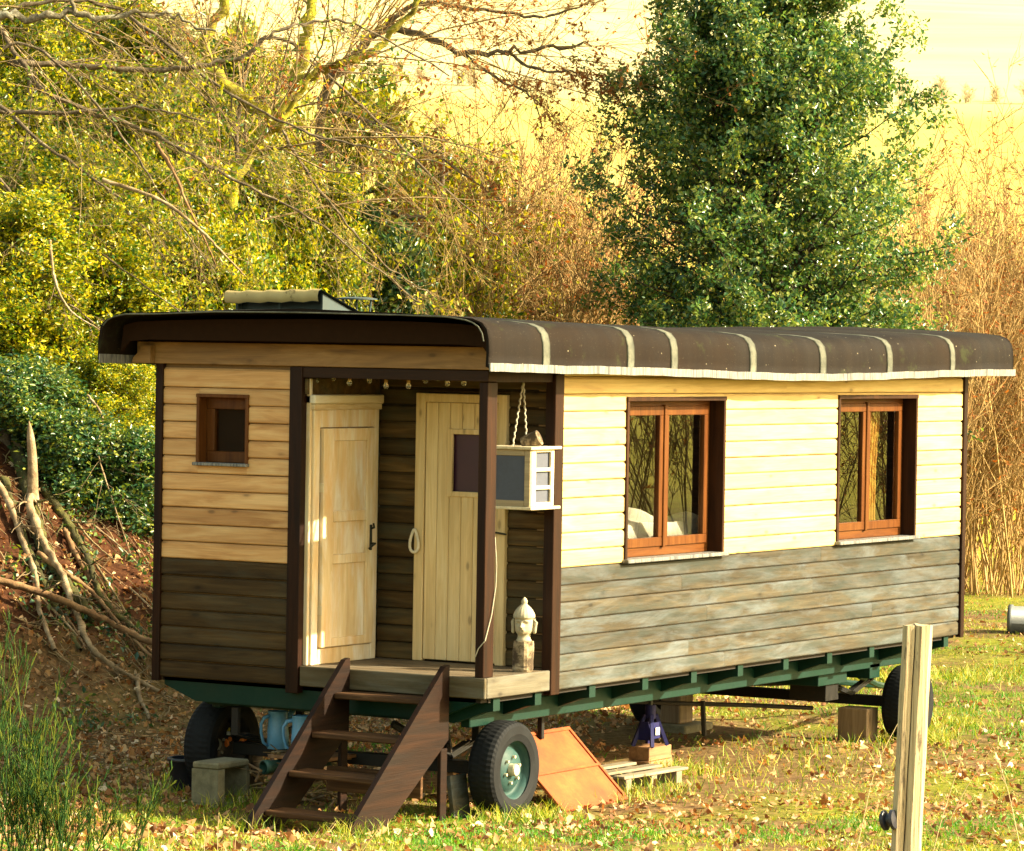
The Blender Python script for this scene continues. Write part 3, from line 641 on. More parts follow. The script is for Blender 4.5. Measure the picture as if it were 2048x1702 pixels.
# wheels
def tyre_prof(r, w): return [(r*.60, -w*.5), (r*.74, -w*.56), (r*.90, -w*.55), (r*.965, -w*.46), (r, -w*.30), (r*1.004, 0), (r, w*.30), (r*.965, w*.46), (r*.90, w*.55), (r*.74, w*.56), (r*.60, w*.5)]
def wheel(x, y, z, r, out, teal='teal_rim', w=0.20):
    s = -1 if out else 1
    rim = part('wheel', lathe([(0.0, .06*s), (.40*r, .06*s), (.44*r, .035*s), (.53*r, .02*s), (.55*r, .05*s), (.60*r, .085*s), (.645*r, .095*s), (.645*r, .085*s), (.60*r, -.09*s), (.64*r, -.095*s)], (x, y, z), 'y', 36), teal, chs, True)
    n = 110; prf = tyre_prof(r, w); V, f = lathe(prf, (x, y, z), 'y', n)
    V = V.reshape(len(prf), n, 3); c = np.array([x, 0, z])
    for k in range(n):                                  # tread blocks: shoulder grooves
        if k % 2:
            for i in (3, 4, 6, 7): d = V[i, k]-c; d[1] = 0; V[i, k] -= d/np.linalg.norm(d)*0.004
    mk('tyre', V.reshape(-1, 3), f, MATS['rubber'], rim, False)
    mk('hub_cap', *lathe([(0.0, .115*s), (.04, .112*s), (.045, .10*s), (.045, .04*s)], (x, y, z), 'y', 20), MATS['hub_steel'], rim, False)
    for k in range(6):
        a = k*math.pi/3+.3; cx, cz = x+.27*r*math.cos(a), z+.27*r*math.sin(a)
        mk('wheel_nut', *lathe([(0.0, .085*s), (.011, .085*s), (.012, .05*s)], (cx, y, cz), 'y', 6), MATS['hub_steel'], rim)
    return rim
wheel(0.54, 0.155, -0.548, 0.352, True)
wheel(7.36, 0.150, -0.568, 0.338, True)
wheel(0.50, 2.62, -0.54, 0.365, False, 'black_steel', .22)
wheel(7.20, 2.60, -0.568, 0.338, False, 'black_steel')
part('axle', box(0.49, 0.58, 0.25, 2.52, -.60, -.51), 'black_steel', chs)
part('axle', box(7.24, 7.33, 0.25, 2.50, -.60, -.51), 'black_steel', chs)
for (ax, ay) in ((.54, .62), (.54, 2.2), (7.22, .62), (7.22, 2.2)):
    part('leaf_spring', join(*[prism([(ax-.42+.07*k, -.40-.012*0+.0), (ax, -.505+.014*k), (ax+.42-.07*k, -.40), (ax+.42-.07*k, -.412), (ax, -.519+.014*k), (ax-.42+.07*k, -.412)], 'y', ay, ay+.06) for k in range(3)],
         box(ax-.44, ax-.40, ay, ay+.06, -.41, -.2), box(ax+.40, ax+.44, ay, ay+.06, -.41, -.2)), 'black_steel', chs)
part('tow_triangle', join(tube([(0.9, .9, -.24), (.54, .62, -.5)], .03, 6), tube([(.2, .9, -.24), (.54, .62, -.5)], .03, 6)), 'black_steel', chs)
# turntable, drawbar and brake rods under the far end
part('turntable', join(box(6.0, 6.55, .35, 1.2, -.34, -.22), box(6.9, 7.1, .30, .9, -.33, -.205)), 'green_paint', chs)
part('turntable_ring', lathe([(.50, -.40), (.58, -.40), (.58, -.35), (.50, -.35), (.50, -.40)], (6.75, 1.44, 0), n=36), 'black_steel', chs)
part('drawbar', join(tube([(7.1, .5, -.33), (8.4, .95, -.52), (9.3, 1.3, -.62)], .028, 6), tube([(7.1, 2.2, -.33), (8.4, 1.6, -.52), (9.3, 1.3, -.62)], .028, 6)), 'green_paint', chs)
part('brake_rod', join(tube([(5.3, 1.5, -.50), (6.2, 1.1, -.56), (6.7, .75, -.60)], .02, 6), tube([(5.7, 1.3, -.50), (5.74, 1.3, -.80)], .022, 6), tube([(4.9, 1.7, -.47), (5.3, 1.5, -.50)], .02, 6), box(6.55, 6.8, .55, .9, -.52, -.35)), 'black_steel', chs)
part('cable', tube([(0.16, .03, 1.15), (0.158, .012, .95), (0.155, .013, .80), (0.10, .010, .60), (0.02, .012, .42), (0.008, .06, .36), (0.006, .085, .30)], .0042, 6), 'wire_white')

# ------------------------------------------------------------------ things in and on the caravan
def single(name, g, mat, label, cat, smooth=False, group=None, base=None):
    o = mk(name, g[0], g[1], MATS[mat], None, smooth, base); return setp(o, label, cat, group)
rs = np.random.default_rng(11)
# bed and bedding seen through the first side window
bed = thing('bed', (2.9, .75, .04), 'bed with white rumpled duvet inside the first side window', 'bed')
mk('bed_base', *box(1.35, 3.75, .30, 1.35, .06, .86, .01), MATS['inner_wall'], bed)
n, m_ = 40, 20; V = []
for i in range(n):
    for k in range(m_):
        x = 1.3+2.4*i/(n-1); y = .235+1.1*k/(m_-1)
        z = 1.13+.05*math.sin(x*5.0+y*3)+.025*math.sin(x*13+y*8)+.03*math.sin(y*11-x*4)
        z += .17*math.exp(-((x-3.1)/.17)**2-((y-.50)/.25)**2)+.12*math.exp(-((x-2.05)/.35)**2)+.04*math.exp(-((x-3.40)/.10)**2-((y-.5)/.25)**2)
        if k == 0: z -= .12
        V.append((x, y, z))
top = np.array(V); bot = top.copy(); bot[:, 2] = .865
fs = grid_faces(n, m_); fsb = [tuple(i+n*m_ for i in q[::-1]) for q in fs]; eds = []
for i in range(n-1):
    for k in (0, m_-1): a, b = i*m_+k, (i+1)*m_+k; eds.append((a, b, b+n*m_, a+n*m_))
for i in (0, n-1):
    for k in range(m_-1): a, b = i*m_+k, i*m_+k+1; eds.append((a, b, b+n*m_, a+n*m_))
mk('duvet', np.vstack([top, bot]), fs+fsb+eds, MATS['linen'], bed, True)
# curtain behind the second side window
V = []; n = 60
for i in range(n):
    for zz, wd in ((2.25, .34), (1.9, .33), (1.5, .30), (1.1, .30), (.85, .33)):
        t = i/(n-1); V.append((6.62+wd*t+(.0 if zz > 1.6 else -.03), .30+.03*math.sin(t*38), zz))
cu = single('curtain', (np.array(V), grid_faces(n, 5)), 'curtain_cloth', 'ochre folded curtain hanging inside the second side window', 'curtain', True)
sm = cu.modifiers.new('t', 'SOLIDIFY'); sm.thickness = .004
# string of bulbs along the porch beam
lights = thing('string_light', (.13, .85, 2.25), 'string of small clear bulbs hanging under the porch beam', 'string light')
bul = [(634, 760), (667, 755), (699, 765), (739, 760), (772, 771), (817, 771), (851, 760), (876, 755), (895, 766), (928, 765)]
def onX(px, py, x):
    d = pix(px, py, 1.0)-CAM; return CAM+d*((x-CAM[0])/d[0])
wire = []
for i, (px, py) in enumerate(bul):
    p = onX(px, py, .14); wire.append(p+np.array([0, 0, .045])); wire.append(p+np.array([0, -.05, .055]))
    so = mk('socket', *lathe([(0, .050), (.012, .048), (.014, .03), (.013, .018), (0.0, .018)], p, n=10), MATS['bulb_socket'], lights)
    pr_ = [(.0, -.026), (.012, -.023), (.019, -.012), (.020, 0), (.015, .012), (.011, .018)]
    mk('bulb', *lathe(pr_, p, n=12), MATS['bulb_glass'], so, True)
mk('wire', *tube(wire, .004, 5), MATS['iron'], lights)
# screened food cage hung at the porch side
cg = thing('hanging_cage', (.765, .16, 1.34), 'small wooden food cage with blue mesh sides hung on chains in the porch', 'hanging cage')
x0, x1, y0, y1, z0, z1 = .566, .90, -.01, .335, 1.352, 1.765
mk('top_board', *box(x0-.025, x1+.075, y0-.025, y1+.02, z1, z1+.022), MATS['cage_wood_x'], cg); mk('bottom_board', *box(x0-.012, x1+.075, y0-.02, y1+.02, z0-.022, z0), MATS['cage_wood_x'], cg)
mk('front_frame', *join(box(x0, x0+.022, y0, y0+.05, z0, z1), box(x0, x0+.022, y1-.045, y1, z0, z1), box(x0+.001, x0+.021, y0+.05, y1-.045, z0, z0+.045), box(x0+.001, x0+.021, y0+.05, y1-.045, z1-.045, z1)), MATS['cage_wood_y_shaded'], cg)
mk('side_frame', *join(box(x0+.023, x0+.085, y0, y0+.022, z0, z1), box(x1-.035, x1+.045, y0, y0+.022, z0, z1), box(x0+.085, x1-.035, y0+.001, y0+.021, z0, z0+.03), box(x0+.085, x1-.035, y0+.001, y0+.021, z1-.02, z1)), MATS['cage_wood_x'], cg)
for zz in (1.475, 1.605): mk('shelf', *box(x0+.03, x1, y0+.03, y1-.01, zz, zz+.02), MATS['cage_wood_x'], cg); mk('shelf_edge', *box(x0+.085, x1-.035, y0+.004, y0+.020, zz, zz+.028, .002), MATS['cage_wood_x'], cg)
mk('mesh_screen', *join(box(x0+.010, x0+.014, y0+.045, y1-.04, z0+.04, z1-.04, 0), box(x0+.08, x1-.03, y0+.024, y0+.027, z0+.02, z1-.01, 0), box(x1, x1+.01, y0+.02, y1, z0, z1, 0), box(x0+.02, x1, y1-.012, y1-.004, z0, z1, 0)), MATS['screen_mesh'], cg)
for (px0, py0) in ((.60, .16), (.70, .10)):
    pts = [(px0, py0, z1+.022), ((px0+.80)/2, (py0+.20)/2+.0, 2.02), (.80, .20, 2.26)]
    hh = tube(np.array([np.array(pts[0])*(1-t)+np.array(pts[2])*t for t in np.linspace(0, 1, 40)])+np.array([[.004*math.sin(i*1.6), .004*math.cos(i*1.6), 0] for i in range(40)]), .007, 6)
    mk('chain', *hh, MATS['wire_white'], cg)
lg = lathe([(0, 0), (.055, 0), (.060, .06), (.058, .13), (.0, .135)], (0, 0, 0), n=16)
lg = xf(lg, Matrix.Translation((.72, .07, z1+.062))@Matrix.Rotation(math.radians(28), 4, 'Y')@Matrix.Rotation(math.radians(62), 4, 'X')@Matrix.Translation((0, 0, -.07)))
single('birch_offcut', lg, 'birch_bark', 'pale chunk of birch log lying on the hanging cage', 'log')
# rope loop on the door
tt = np.linspace(0, 2*math.pi, 26); rp = [(P-.055, 1.225+.035*math.sin(t)*(1-.5*math.cos(t))+.0, 1.045-.085*0+.085*math.cos(t)) for t in tt]
single('rope_loop', tube(rp, .012, 7), 'rope', 'thick white rope loop hung as a pull beside the plank door', 'rope', True)
# birch log and carved head on the deck
lx, ly = .70, .10
prf = [(0, 0), (.070, 0), (.077, .02), (.074, .08), (.076, .15), (.073, .20), (.070, .222), (0, .222)]
V, f = lathe(prf, (lx, ly, .151), n=22); V = np.array(V)
for i in range(len(V)):
    a = math.atan2(V[i, 1]-ly, V[i, 0]-lx); k = 1+.05*math.sin(3*a+V[i, 2]*9)+.03*math.sin(7*a); V[i, 0] = lx+(V[i, 0]-lx)*k; V[i, 1] = ly+(V[i, 1]-ly)*k
single('birch_log', (V, f), 'birch_bark', 'short upright birch log standing at the open porch edge under the carved head', 'log')
def head_mesh():
    """head turned as a lathe, then pushed into a face looking along local -x"""
    n = 64; hp = [(.055, 0), (.058, .006), (.050, .018), (.046, .032), (.047, .044), (.054, .052), (.062, .060), (.067, .068), (.070, .0745), (.0715, .079), (.0725, .0835), (.073, .088), (.0735, .0945), (.074, .101), (.0745, .1075), (.075, .114),
                  (.0755, .1205), (.0755, .127), (.0755, .1335), (.0755, .140), (.076, .147), (.076, .154), (.0755, .161), (.075, .167), (.087, .171), (.089, .180),
                  (.087, .195), (.080, .212), (.069, .230), (.055, .247), (.040, .261), (.028, .270), (.022, .278), (.026, .288), (.0255, .298), (.019, .310), (.010, .320), (0.0, .326)]
    V, f = lathe(hp, (0, 0, 0), n=n); V = np.array(V); g = lambda d, s: math.exp(-(d/s)**2)
    for i in range(len(V)):
        x, y, z = V[i]; a = math.atan2(y, -x)          # a = 0 in front
        r = math.hypot(x, y); k = 0.0
        if z > .05:
            y *= .90
        if abs(a) < 1.7 and .055 < z < .18:
            k += .020*g(a, .17)*g(z-.108, .011)+.012*g(a, .12)*g(z-.128, .016)        # nose
            k += .009*g(abs(a)-.16, .22)*(g(z-.087, .004)+g(z-.078, .0045))-.004*g(a, .35)*g(z-.0825, .0025)   # lips
            k += .008*g(a, .3)*g(z-.062, .009)                                       # chin
            k -= .009*g(abs(a)-.42, .20)*g(z-.131, .009); k += .006*g(abs(a)-.42, .16)*g(z-.130, .004)   # eyes
            k += .006*g(abs(a)-.42, .30)*g(z-.147-.006*math.cos((abs(a)-.42)*4), .004)   # brows
        k *= 2.1
        if z > .172: k += .0020*math.sin(z*330)*(1 if z < .262 else 0)+.0016*math.sin(a*18)*(z < .262)
        V[i] = (x-k*math.cos(a), y+k*math.sin(a)*.9, z)
    return V, f
Hd = head_mesh()
def ear(sg):
    pts = [(.012, sg*.068, .150), (.004, sg*.080, .158), (.006, sg*.086, .140), (.002, sg*.084, .115), (-.002, sg*.083, .090), (-.004, sg*.080, .068), (-.002, sg*.078, .058)]
    return tube(pts, [.008, .013, .016, .014, .0135, .015, .009], 8)
HM = Matrix.Translation((lx, ly, .373))@Matrix.Rotation(math.radians(18), 4, 'Z')@Matrix.Scale(.98, 4)
hd = thing('head_statue', (lx, ly, .373), 'cream stone head statue with long ears and pointed topknot on the birch log', 'statue')
mk('head', *xf(Hd, HM), MATS['statue_stone'], hd, True)
for sg in (-1, 1): mk('ear', *xf(ear(sg), HM), MATS['statue_stone'], hd, True)

# ------------------------------------------------------------------ porch steps
st = thing('porch_steps', (-.65, .72, tz(-.65, .7)), 'dark brown wooden steps with four open treads leading up to the porch', 'steps')
for sy in (.285, 1.135):
    zg = tz(-1.2, sy)-.01
    mk('stringer', *prism([(-.012, .235), (-.012, -.30), (-.85, zg), (-1.285, zg), (-1.20, zg+.115), (-.07, .225)], 'y', sy, sy+.042), MATS['brown_stair_x'], st)
    mk('leg', *box(-.10, -.015, sy+.005, sy+.037, -.93, -.36), MATS['brown_stair_x'], st)
for k in range(4):
    zt = .0-.2565*k; xf_ = -.20-.283*k
    g_ = box(xf_-.02, xf_+.225, .329, 1.133, zt-.042, zt, .008); g_[0][:, 2] += .006*np.sin(g_[0][:, 1]*9+k)
    mk('tread', *g_, MATS['brown_stair_y'], st)
mk('cross_brace', *box(-.30, -.27, .329, 1.133, -.70, -.52), MATS['brown_stair_y'], st)

# ------------------------------------------------------------------ things standing under and beside the caravan
G = lambda x, y: tz(x, y)
# concrete block
bp = hit(435, 1617); bx, by = bp[0], bp[1]; bz = G(bx+.15, by+.1)-.015; bh = .34
cb = join(box(bx, bx+.40, by, by+.235, bz, bz+.042, .012), box(bx, bx+.40, by, by+.235, bz+bh-.05, bz+bh, .012), box(bx, bx+.085, by, by+.235, bz+.042, bz+bh-.05, 0), box(bx+.36, bx+.40, by, by+.235, bz+.042, bz+bh-.05, 0), box(bx+.08, bx+.365, by+.205, by+.235, bz+.04, bz+bh-.045, 0))
single('concrete_block', cb, 'concrete', 'hollow grey concrete block with a square opening standing on the grass', 'concrete block')
# bucket
p = hit(352, 1588); r_ = .145
single('bucket', lathe([(0, 0), (r_*.80, 0), (r_*.82, .01), (r_*.98, .24), (r_*1.06, .243), (r_*1.06, .268), (r_*.96, .268), (r_*.78, .02), (0, .02)], (p[0]+.1, p[1]-.03, G(p[0], p[1])), n=28), 'black_plastic', 'dark navy plastic bucket behind the concrete block', 'bucket', True)
# heap of sticks with a board, a pipe and two jugs on top
hx, hy = .20, 1.72; gz = G(hx, hy)
hp_ = thing('stick_pile', (hx, hy, gz), 'tangled pile of thin sticks behind the steps under the caravan', 'stick pile')
for k in range(70):
    a = rs.uniform(0, math.pi); ln = rs.uniform(.25, .75); c0 = np.array([hx+rs.uniform(-.22, .3), hy+rs.uniform(-.30, .32), gz+.02+.34*rs.random()**1.4])
    d = np.array([math.cos(a), math.sin(a), rs.uniform(-.35, .35)])*ln/2; bend = rs.normal(0, .03, 3)
    q = np.array([c0-d, c0+bend, c0+d]); q[:, 2] = np.maximum(q[:, 2], gz+.01)
    mk('stick', *tube(q, [.008+.006*rs.random(), .007, .003], 5), MATS[['dead_wood', 'twig_grey', 'dead_wood_red'][k % 3]], hp_)
mk('board', *box(hx-.15, hx+.40, hy-.32, hy+.17, gz+.325, gz+.352), MATS['block_wood_x'], hp_)
pp = onX(527, 1507, hx-.25)
pipe = lathe([(.048, 0), (.052, 0), (.052, .06), (.047, .065), (.047, .62), (.040, .62), (.040, 0)], (0, 0, 0), n=20)
single('plastic_pipe', xf(pipe, Matrix.Translation((hx-.25, pp[1], gz+.265))@Matrix.Rotation(math.radians(-18), 4, 'Z')@Matrix.Rotation(math.radians(88), 4, 'Y')), 'green_pipe_plastic', 'short green plastic pipe lying on the stick pile', 'pipe', True)
def jug(c, ang, label):
    t = thing('watering_jug', c, label, 'jug', 'blue jugs on the stick pile')
    mk('body', *lathe([(0, 0), (.078, 0), (.082, .008), (.080, .03), (.083, .032), (.080, .12), (.075, .20), (.073, .262), (.080, .275), (.080, .282), (.068, .278), (.066, .26), (.072, .05), (0, .02)], c, n=26), MATS['blue_plastic'], t, True)
    d = np.array([math.cos(ang), math.sin(ang), 0]); e = np.array([0, 0, 1.0]); c = np.array(c)
    mk('handle', *tube([c+d*.070+e*.245, c+d*.115+e*.235, c+d*.140+e*.19, c+d*.138+e*.12, c+d*.120+e*.05, c+d*.082+e*.02], [.016, .015, .013, .012, .011, .010], 8), MATS['blue_plastic'], t, True)
    sp = c+np.array([-d[0], -d[1], 0])*.078
    mk('spout', *tube([sp+e*.20, sp+e*.25-d*.02, sp+e*.285-d*.045], [.03, .026, .02], 8, cap=True), MATS['blue_plastic'], t, True)
jb = onX(604, 1492, hx+.05); jug((hx+.05, jb[1], gz+.352), math.radians(118), 'pale blue jug facing the steps on the stick pile board')
jb = onX(560, 1486, hx+.22); jug((hx+.22, jb[1]+.02, gz+.352), math.radians(150), 'darker blue jug tucked behind the other on the stick pile board')
# printed bag with orange flowers in front of the far front wheel
bb = onX(455, 1500, .75); gz2 = G(.75, bb[1]); n = 12; V = []
bag = thing('soil_bag', (.75, bb[1], gz2), 'dark printed bag with orange flowers lying beside the front wheel', 'bag')
prf = [(0, 0), (.20, .0), (.25, .05), (.26, .16), (.24, .28), (.17, .36), (0, .38)]
V, f = lathe(prf, (0, 0, 0), n=20); V[:, 0] *= .62; V[:, 1] *= 1.15; V[:, 2] += .02*np.sin(V[:, 0]*20+V[:, 1]*14)
mk('sack', V+np.array([.80, bb[1], gz2]), f, MATS['bag_print'], bag, True)
for (px, py, rr) in ((452, 1486, .033), (484, 1484, .030), (460, 1478, .02), (476, 1492, .018), (444, 1490, .016), (490, 1477, .018)):
    q = onX(px, py, .622); mk('printed_flower', *lathe([(0, -.012), (rr*.6, -.010), (rr, 0.0), (rr*.7, .006), (0, .008)], q, 'x', 7), MATS['flower_orange'], bag)
for (px, py, mm_, w_) in ((457, 1459, 'label_yellow', .018), (458, 1467, 'label_white', .018)):
    q = onX(px, py, .63); mk('printed_label', *box(q[0]-.01, q[0], q[1]-w_, q[1]+w_, q[2]-.012, q[2]+.016, .003), MATS[mm_], bag)
# rusty panel leaning under the side
pa = thing('rusty_panel', (1.55, .15, -.9), 'rusty orange steel panel leaning beside the front wheel', 'panel')
za_ = G(1.5, -.03); slope = math.atan2(.50, .52); LX0, LX1, LH = 1.06, 2.03, .74
def on_panel(g): return xf(g, Matrix.Translation((0, -.035, za_+.005))@Matrix.Rotation(slope, 4, 'X'))
mk('sheet', *on_panel(box(LX0, LX1, 0, LH, 0, .012, .002)), MATS['rust'], pa)
for q in ((LX0, LX1, 0, .03), (LX0, LX1, LH-.03, LH), (LX0, LX1, .345, .368)): mk('rib', *on_panel(box(q[0], q[1], q[2], q[3], .012, .026, .004)), MATS['rust'], pa)
for q in (LX0, LX1-.03): mk('rib', *on_panel(box(q, q+.03, .03, LH-.03, .012, .025, .004)), MATS['rust'], pa)
# pallet
pt = hit(1256, 1582); pz = G(pt[0]+.5, pt[1]+.2)
pal = thing('pallet', (pt[0]+.6, pt[1]+.3, pz), 'small weathered pallet on the grass in front of the jack', 'pallet')
for k in range(3): mk('slat', *rotz(box(pt[0]-.02, pt[0]+.92, pt[1]+.02+.24*k, pt[1]+.13+.24*k, pz+.10, pz+.122), -.05, (pt[0], pt[1], 0)), MATS['pallet_wood_x'], pal)
for k in range(3): mk('bearer', *rotz(box(pt[0]+.02+.37*k, pt[0]+.10+.37*k, pt[1]+.03, pt[1]+.58, pz-.01, pz+.098), -.05, (pt[0], pt[1], 0)), MATS['pallet_wood_x'], pal)
# blue screw jack on a timber block
jx, jy = 3.86, .70; jz = G(jx, jy)
single('timber_block', join(box(jx-.20, jx+.19, jy-.02, jy+.18, jz-.01, jz+.105), box(jx-.17, jx+.20, jy, jy+.19, jz+.107, jz+.215)), 'block_wood_x', 'stack of two short timbers under the blue jack', 'timber')
jk = thing('screw_jack', (jx, jy+.09, jz+.216), 'blue steel trestle jack holding up the middle of the chassis', 'jack'); b0 = jz+.216
for sx, sy in ((-1, -1), (1, -1), (-1, 1), (1, 1)):
    mk('leg', *tube([(jx+.125*sx, jy+.09+.09*sy, b0), (jx+.035*sx, jy+.09+.03*sy, b0+.25)], .020, 4), MATS['blue_paint'], jk)
mk('side_plate', *join(prism([(jx-.10, b0+.06), (jx+.10, b0+.06), (jx+.05, b0+.19), (jx-.05, b0+.19)], 'y', jy+.035, jy+.042)), MATS['blue_paint'], jk)
mk('side_plate', *prism([(jy+.02, b0+.05), (jy+.16, b0+.05), (jy+.125, b0+.20), (jy+.055, b0+.20)], 'x', jx-.095, jx-.088), MATS['blue_paint'], jk)
mk('label_plate', *box(jx-.03, jx+.035, jy+.020, jy+.026, b0+.09, b0+.15, .001), MATS['label_white'], jk)
mk('collar', *lathe([(0, b0+.22), (.045, b0+.22), (.045, b0+.33), (.03, b0+.33)], (jx, jy+.09, 0), n=14), MATS['blue_paint'], jk)
mk('screw', *tube([(jx, jy+.09, b0+.30), (jx, jy+.09, -.205)], .018, 8), MATS['iron'], jk)
# wooden prop on a slab under the far side
qx, qy = 6.9, 2.2; qz = G(qx, qy)
single('concrete_slab', box(qx-.25, qx+.28, qy-.22, qy+.2, qz-.02, qz+.06, .012), 'concrete', 'thin concrete slab under the upright wooden prop', 'slab')
single('wooden_prop', box(qx-.13, qx+.12, qy-.10, qy+.10, qz+.061, -.205, .01), 'block_wood_z', 'thick upright timber prop holding up the chassis', 'prop')
cx = 7.05; single('wheel_chock', box(cx-.12, cx+.10, .33, .62, G(cx, .4)-.02, -.60, .01), 'block_wood_z', 'upright timber chock beside the rear wheel', 'timber')
single('leaning_board', rotax(box(.12, .34, .30, .34, -.93, -.57, .005), math.radians(-8), (0, .3, -.9), 'X'), 'grey_wood_x', 'short grey board standing between the steps and the front wheel', 'board')
# grey pipe lying beyond the far end
gp = hit(2040, 1265); u_, v_ = uv(gp[0], gp[1])
pipe = lathe([(.17, 0), (.185, 0), (.185, .05), (.165, .055), (.165, 1.6), (.15, 1.6), (.15, 0), (.17, 0)], (0, 0, 0), n=24)
ang = math.atan2(RH[1], RH[0])-.25
single('drain_pipe', xf(pipe, Matrix.Translation((gp[0]-.12, gp[1]+.1, gp[2]+.16))@Matrix.Rotation(ang, 4, 'Z')@Matrix.Rotation(math.radians(90), 4, 'Y')), 'grey_pipe_plastic', 'large grey drain pipe lying in dead leaves beyond the caravan', 'pipe', True)

# ------------------------------------------------------------------ fence post
pu = 18.3; pb = pix(1805, 1760, pu); pzg = G(pb[0], pb[1]); ptop = pix(1826, 1250, pu)
pst = thing('fence_post', (pb[0], pb[1], pzg), 'split weathered wooden fence post with a black insulator', 'fence post')
def post_half(poly, zt, lean):
    V, f = prism(poly, 'z', 0, 1); nz = 14; ring = [p_ for p_ in poly]; k = len(ring); V = []; F2 = []
    for i in range(nz):
        t = i/(nz-1)
        for (a, b) in ring: V.append((a*(1+.015*math.sin(t*5))+lean[0]*t+.0012*math.sin(t*23+a*90), b+lean[1]*t, t*zt+(.004*math.sin(a*60+b*40) if i == nz-1 else 0)))
    for i in range(nz-1):
        for q in range(k): l = (q+1) % k; F2.append((i*k+q, i*k+l, (i+1)*k+l, (i+1)*k+q))
    F2 += [tuple(range(k-1, -1, -1)), tuple((nz-1)*k+q for q in range(k))]
    return np.array(V), F2
hgt = ptop[2]-pzg+.25
frame = np.array([[RH[0], FH[0]], [RH[1], FH[1]]])      # local x across, y away
def to_post(g):
    V, f = g; W2_ = V.copy(); W2_[:, :2] = V[:, :2]@frame.T; return W2_+np.array([pb[0], pb[1], pzg-.25]), f
ln = ((1826-1803)/FPX*pu*1.0, 0)
mk('split_half', *to_post(post_half([(-.073, -.035), (-.060, -.055), (-.030, -.050), (-.0225, -.047), (-.0225, .06), (-.06, .06), (-.075, .03)], hgt, ln)), MATS['post_wood'], pst)
mk('split_half', *to_post(post_half([(-.0175, -.05), (.01, -.058), (.05, -.045), (.068, -.01), (.064, .045), (.02, .065), (-.0175, .06)], hgt+.004, ln)), MATS['post_wood'], pst)
ip = pix(1778, 1640, pu-.05)
ins = mk('insulator', *xf(lathe([(0, -.03), (.030, -.03), (.040, -.022), (.040, -.012), (.024, -.004), (.024, .006), (.040, .014), (.036, .026), (.0, .03)], (0, 0, 0), n=18), Matrix.Translation(ip)@Matrix.Rotation(YAW-math.pi/2-.5, 4, 'Z')@Matrix.Rotation(math.radians(80), 4, 'Y')@Matrix.Scale(1.25, 4)), MATS['black_plastic'], pst, False)
mk('screw_shank', *tube([ip, pix(1800, 1632, pu)], .008, 6), MATS['iron'], ins)

# ------------------------------------------------------------------ vegetation helpers (all numpy)
def unit(a): return a/(np.linalg.norm(a, axis=-1, keepdims=True)+1e-12)
def tubes(Pp, Rr, sides=4, jit=0.0):
    """many polylines at once: Pp (n,N,3), Rr (n,N) -> verts, quads"""
    n, N, _ = Pp.shape; T = unit(np.gradient(Pp, axis=1)); ref = unit(np.random.default_rng(1).normal(size=(n, 1, 3)))
    A = unit(np.cross(T, ref)); B_ = np.cross(T, A); th = np.arange(sides)*2*math.pi/sides
    V = Pp[:, :, None]+Rr[:, :, None, None]*(np.cos(th)[:, None]*A[:, :, None]+np.sin(th)[:, None]*B_[:, :, None])
    if jit: V = Pp[:, :, None]+(V-Pp[:, :, None])*(1+jit*np.random.default_rng(2).normal(size=(n, N, sides, 1)))
    ii = np.arange(n*N*sides).reshape(n, N, sides); nx_ = np.roll(ii, -1, 2)
    Fq = np.stack([ii[:, :-1], nx_[:, :-1], nx_[:, 1:], ii[:, 1:]], -1).reshape(-1, 4)
    return V.reshape(-1, 3), Fq
def merge(parts):
    V = []; F_ = []; n = 0
    for v, f in parts: V.append(v); F_.append(f+n); n += len(v)
    return np.vstack(V), np.vstack(F_)
def walk(rng, base, d, length, N, wig, trop):
    """polylines from base (n,3) in direction d (n,3)"""
    n = len(base); P_ = np.empty((n, N, 3)); P_[:, 0] = base; st_ = (length/(N-1))[:, None]; d = unit(d)
    for i in range(1, N):
        d = unit(d+rng.normal(size=(n, 3))*wig+np.asarray(trop)); P_[:, i] = P_[:, i-1]+d*st_
    return P_
def sprout(rng, PP, RR, k, lr, ang, N, wig, trop, t0=0.2, r0=0.55, r1=0.25, lmin=0.05):
    """k children on every parent polyline"""
    n, M_, _ = PP.shape; plen = np.linalg.norm(np.diff(PP, axis=1), axis=2).sum(1)
    t = rng.uniform(t0, 0.98, (n, k)); fi = t*(M_-1); i0 = np.minimum(fi.astype(int), M_-2); w = (fi-i0)[..., None]; ar = np.arange(n)[:, None]
    b = PP[ar, i0]*(1-w)+PP[ar, i0+1]*w; tg = unit(PP[ar, i0+1]-PP[ar, i0]); r = RR[ar, i0]*(1-w[..., 0])+RR[ar, i0+1]*w[..., 0]
    q = unit(np.cross(tg, rng.normal(size=tg.shape))); a = rng.uniform(ang[0], ang[1], (n, k, 1))
    d = tg*np.cos(a)+q*np.sin(a); L_ = np.maximum(plen[:, None]*lr*rng.uniform(.5, 1.2, (n, k))*(1.15-.75*t), lmin)
    C = walk(rng, b.reshape(-1, 3), d.reshape(-1, 3), L_.ravel(), N, wig, trop)
    rb = (r*r0).ravel(); Rc = np.linspace(1, r1, N)[None]*rb[:, None]; return C, np.maximum(Rc, .0016)
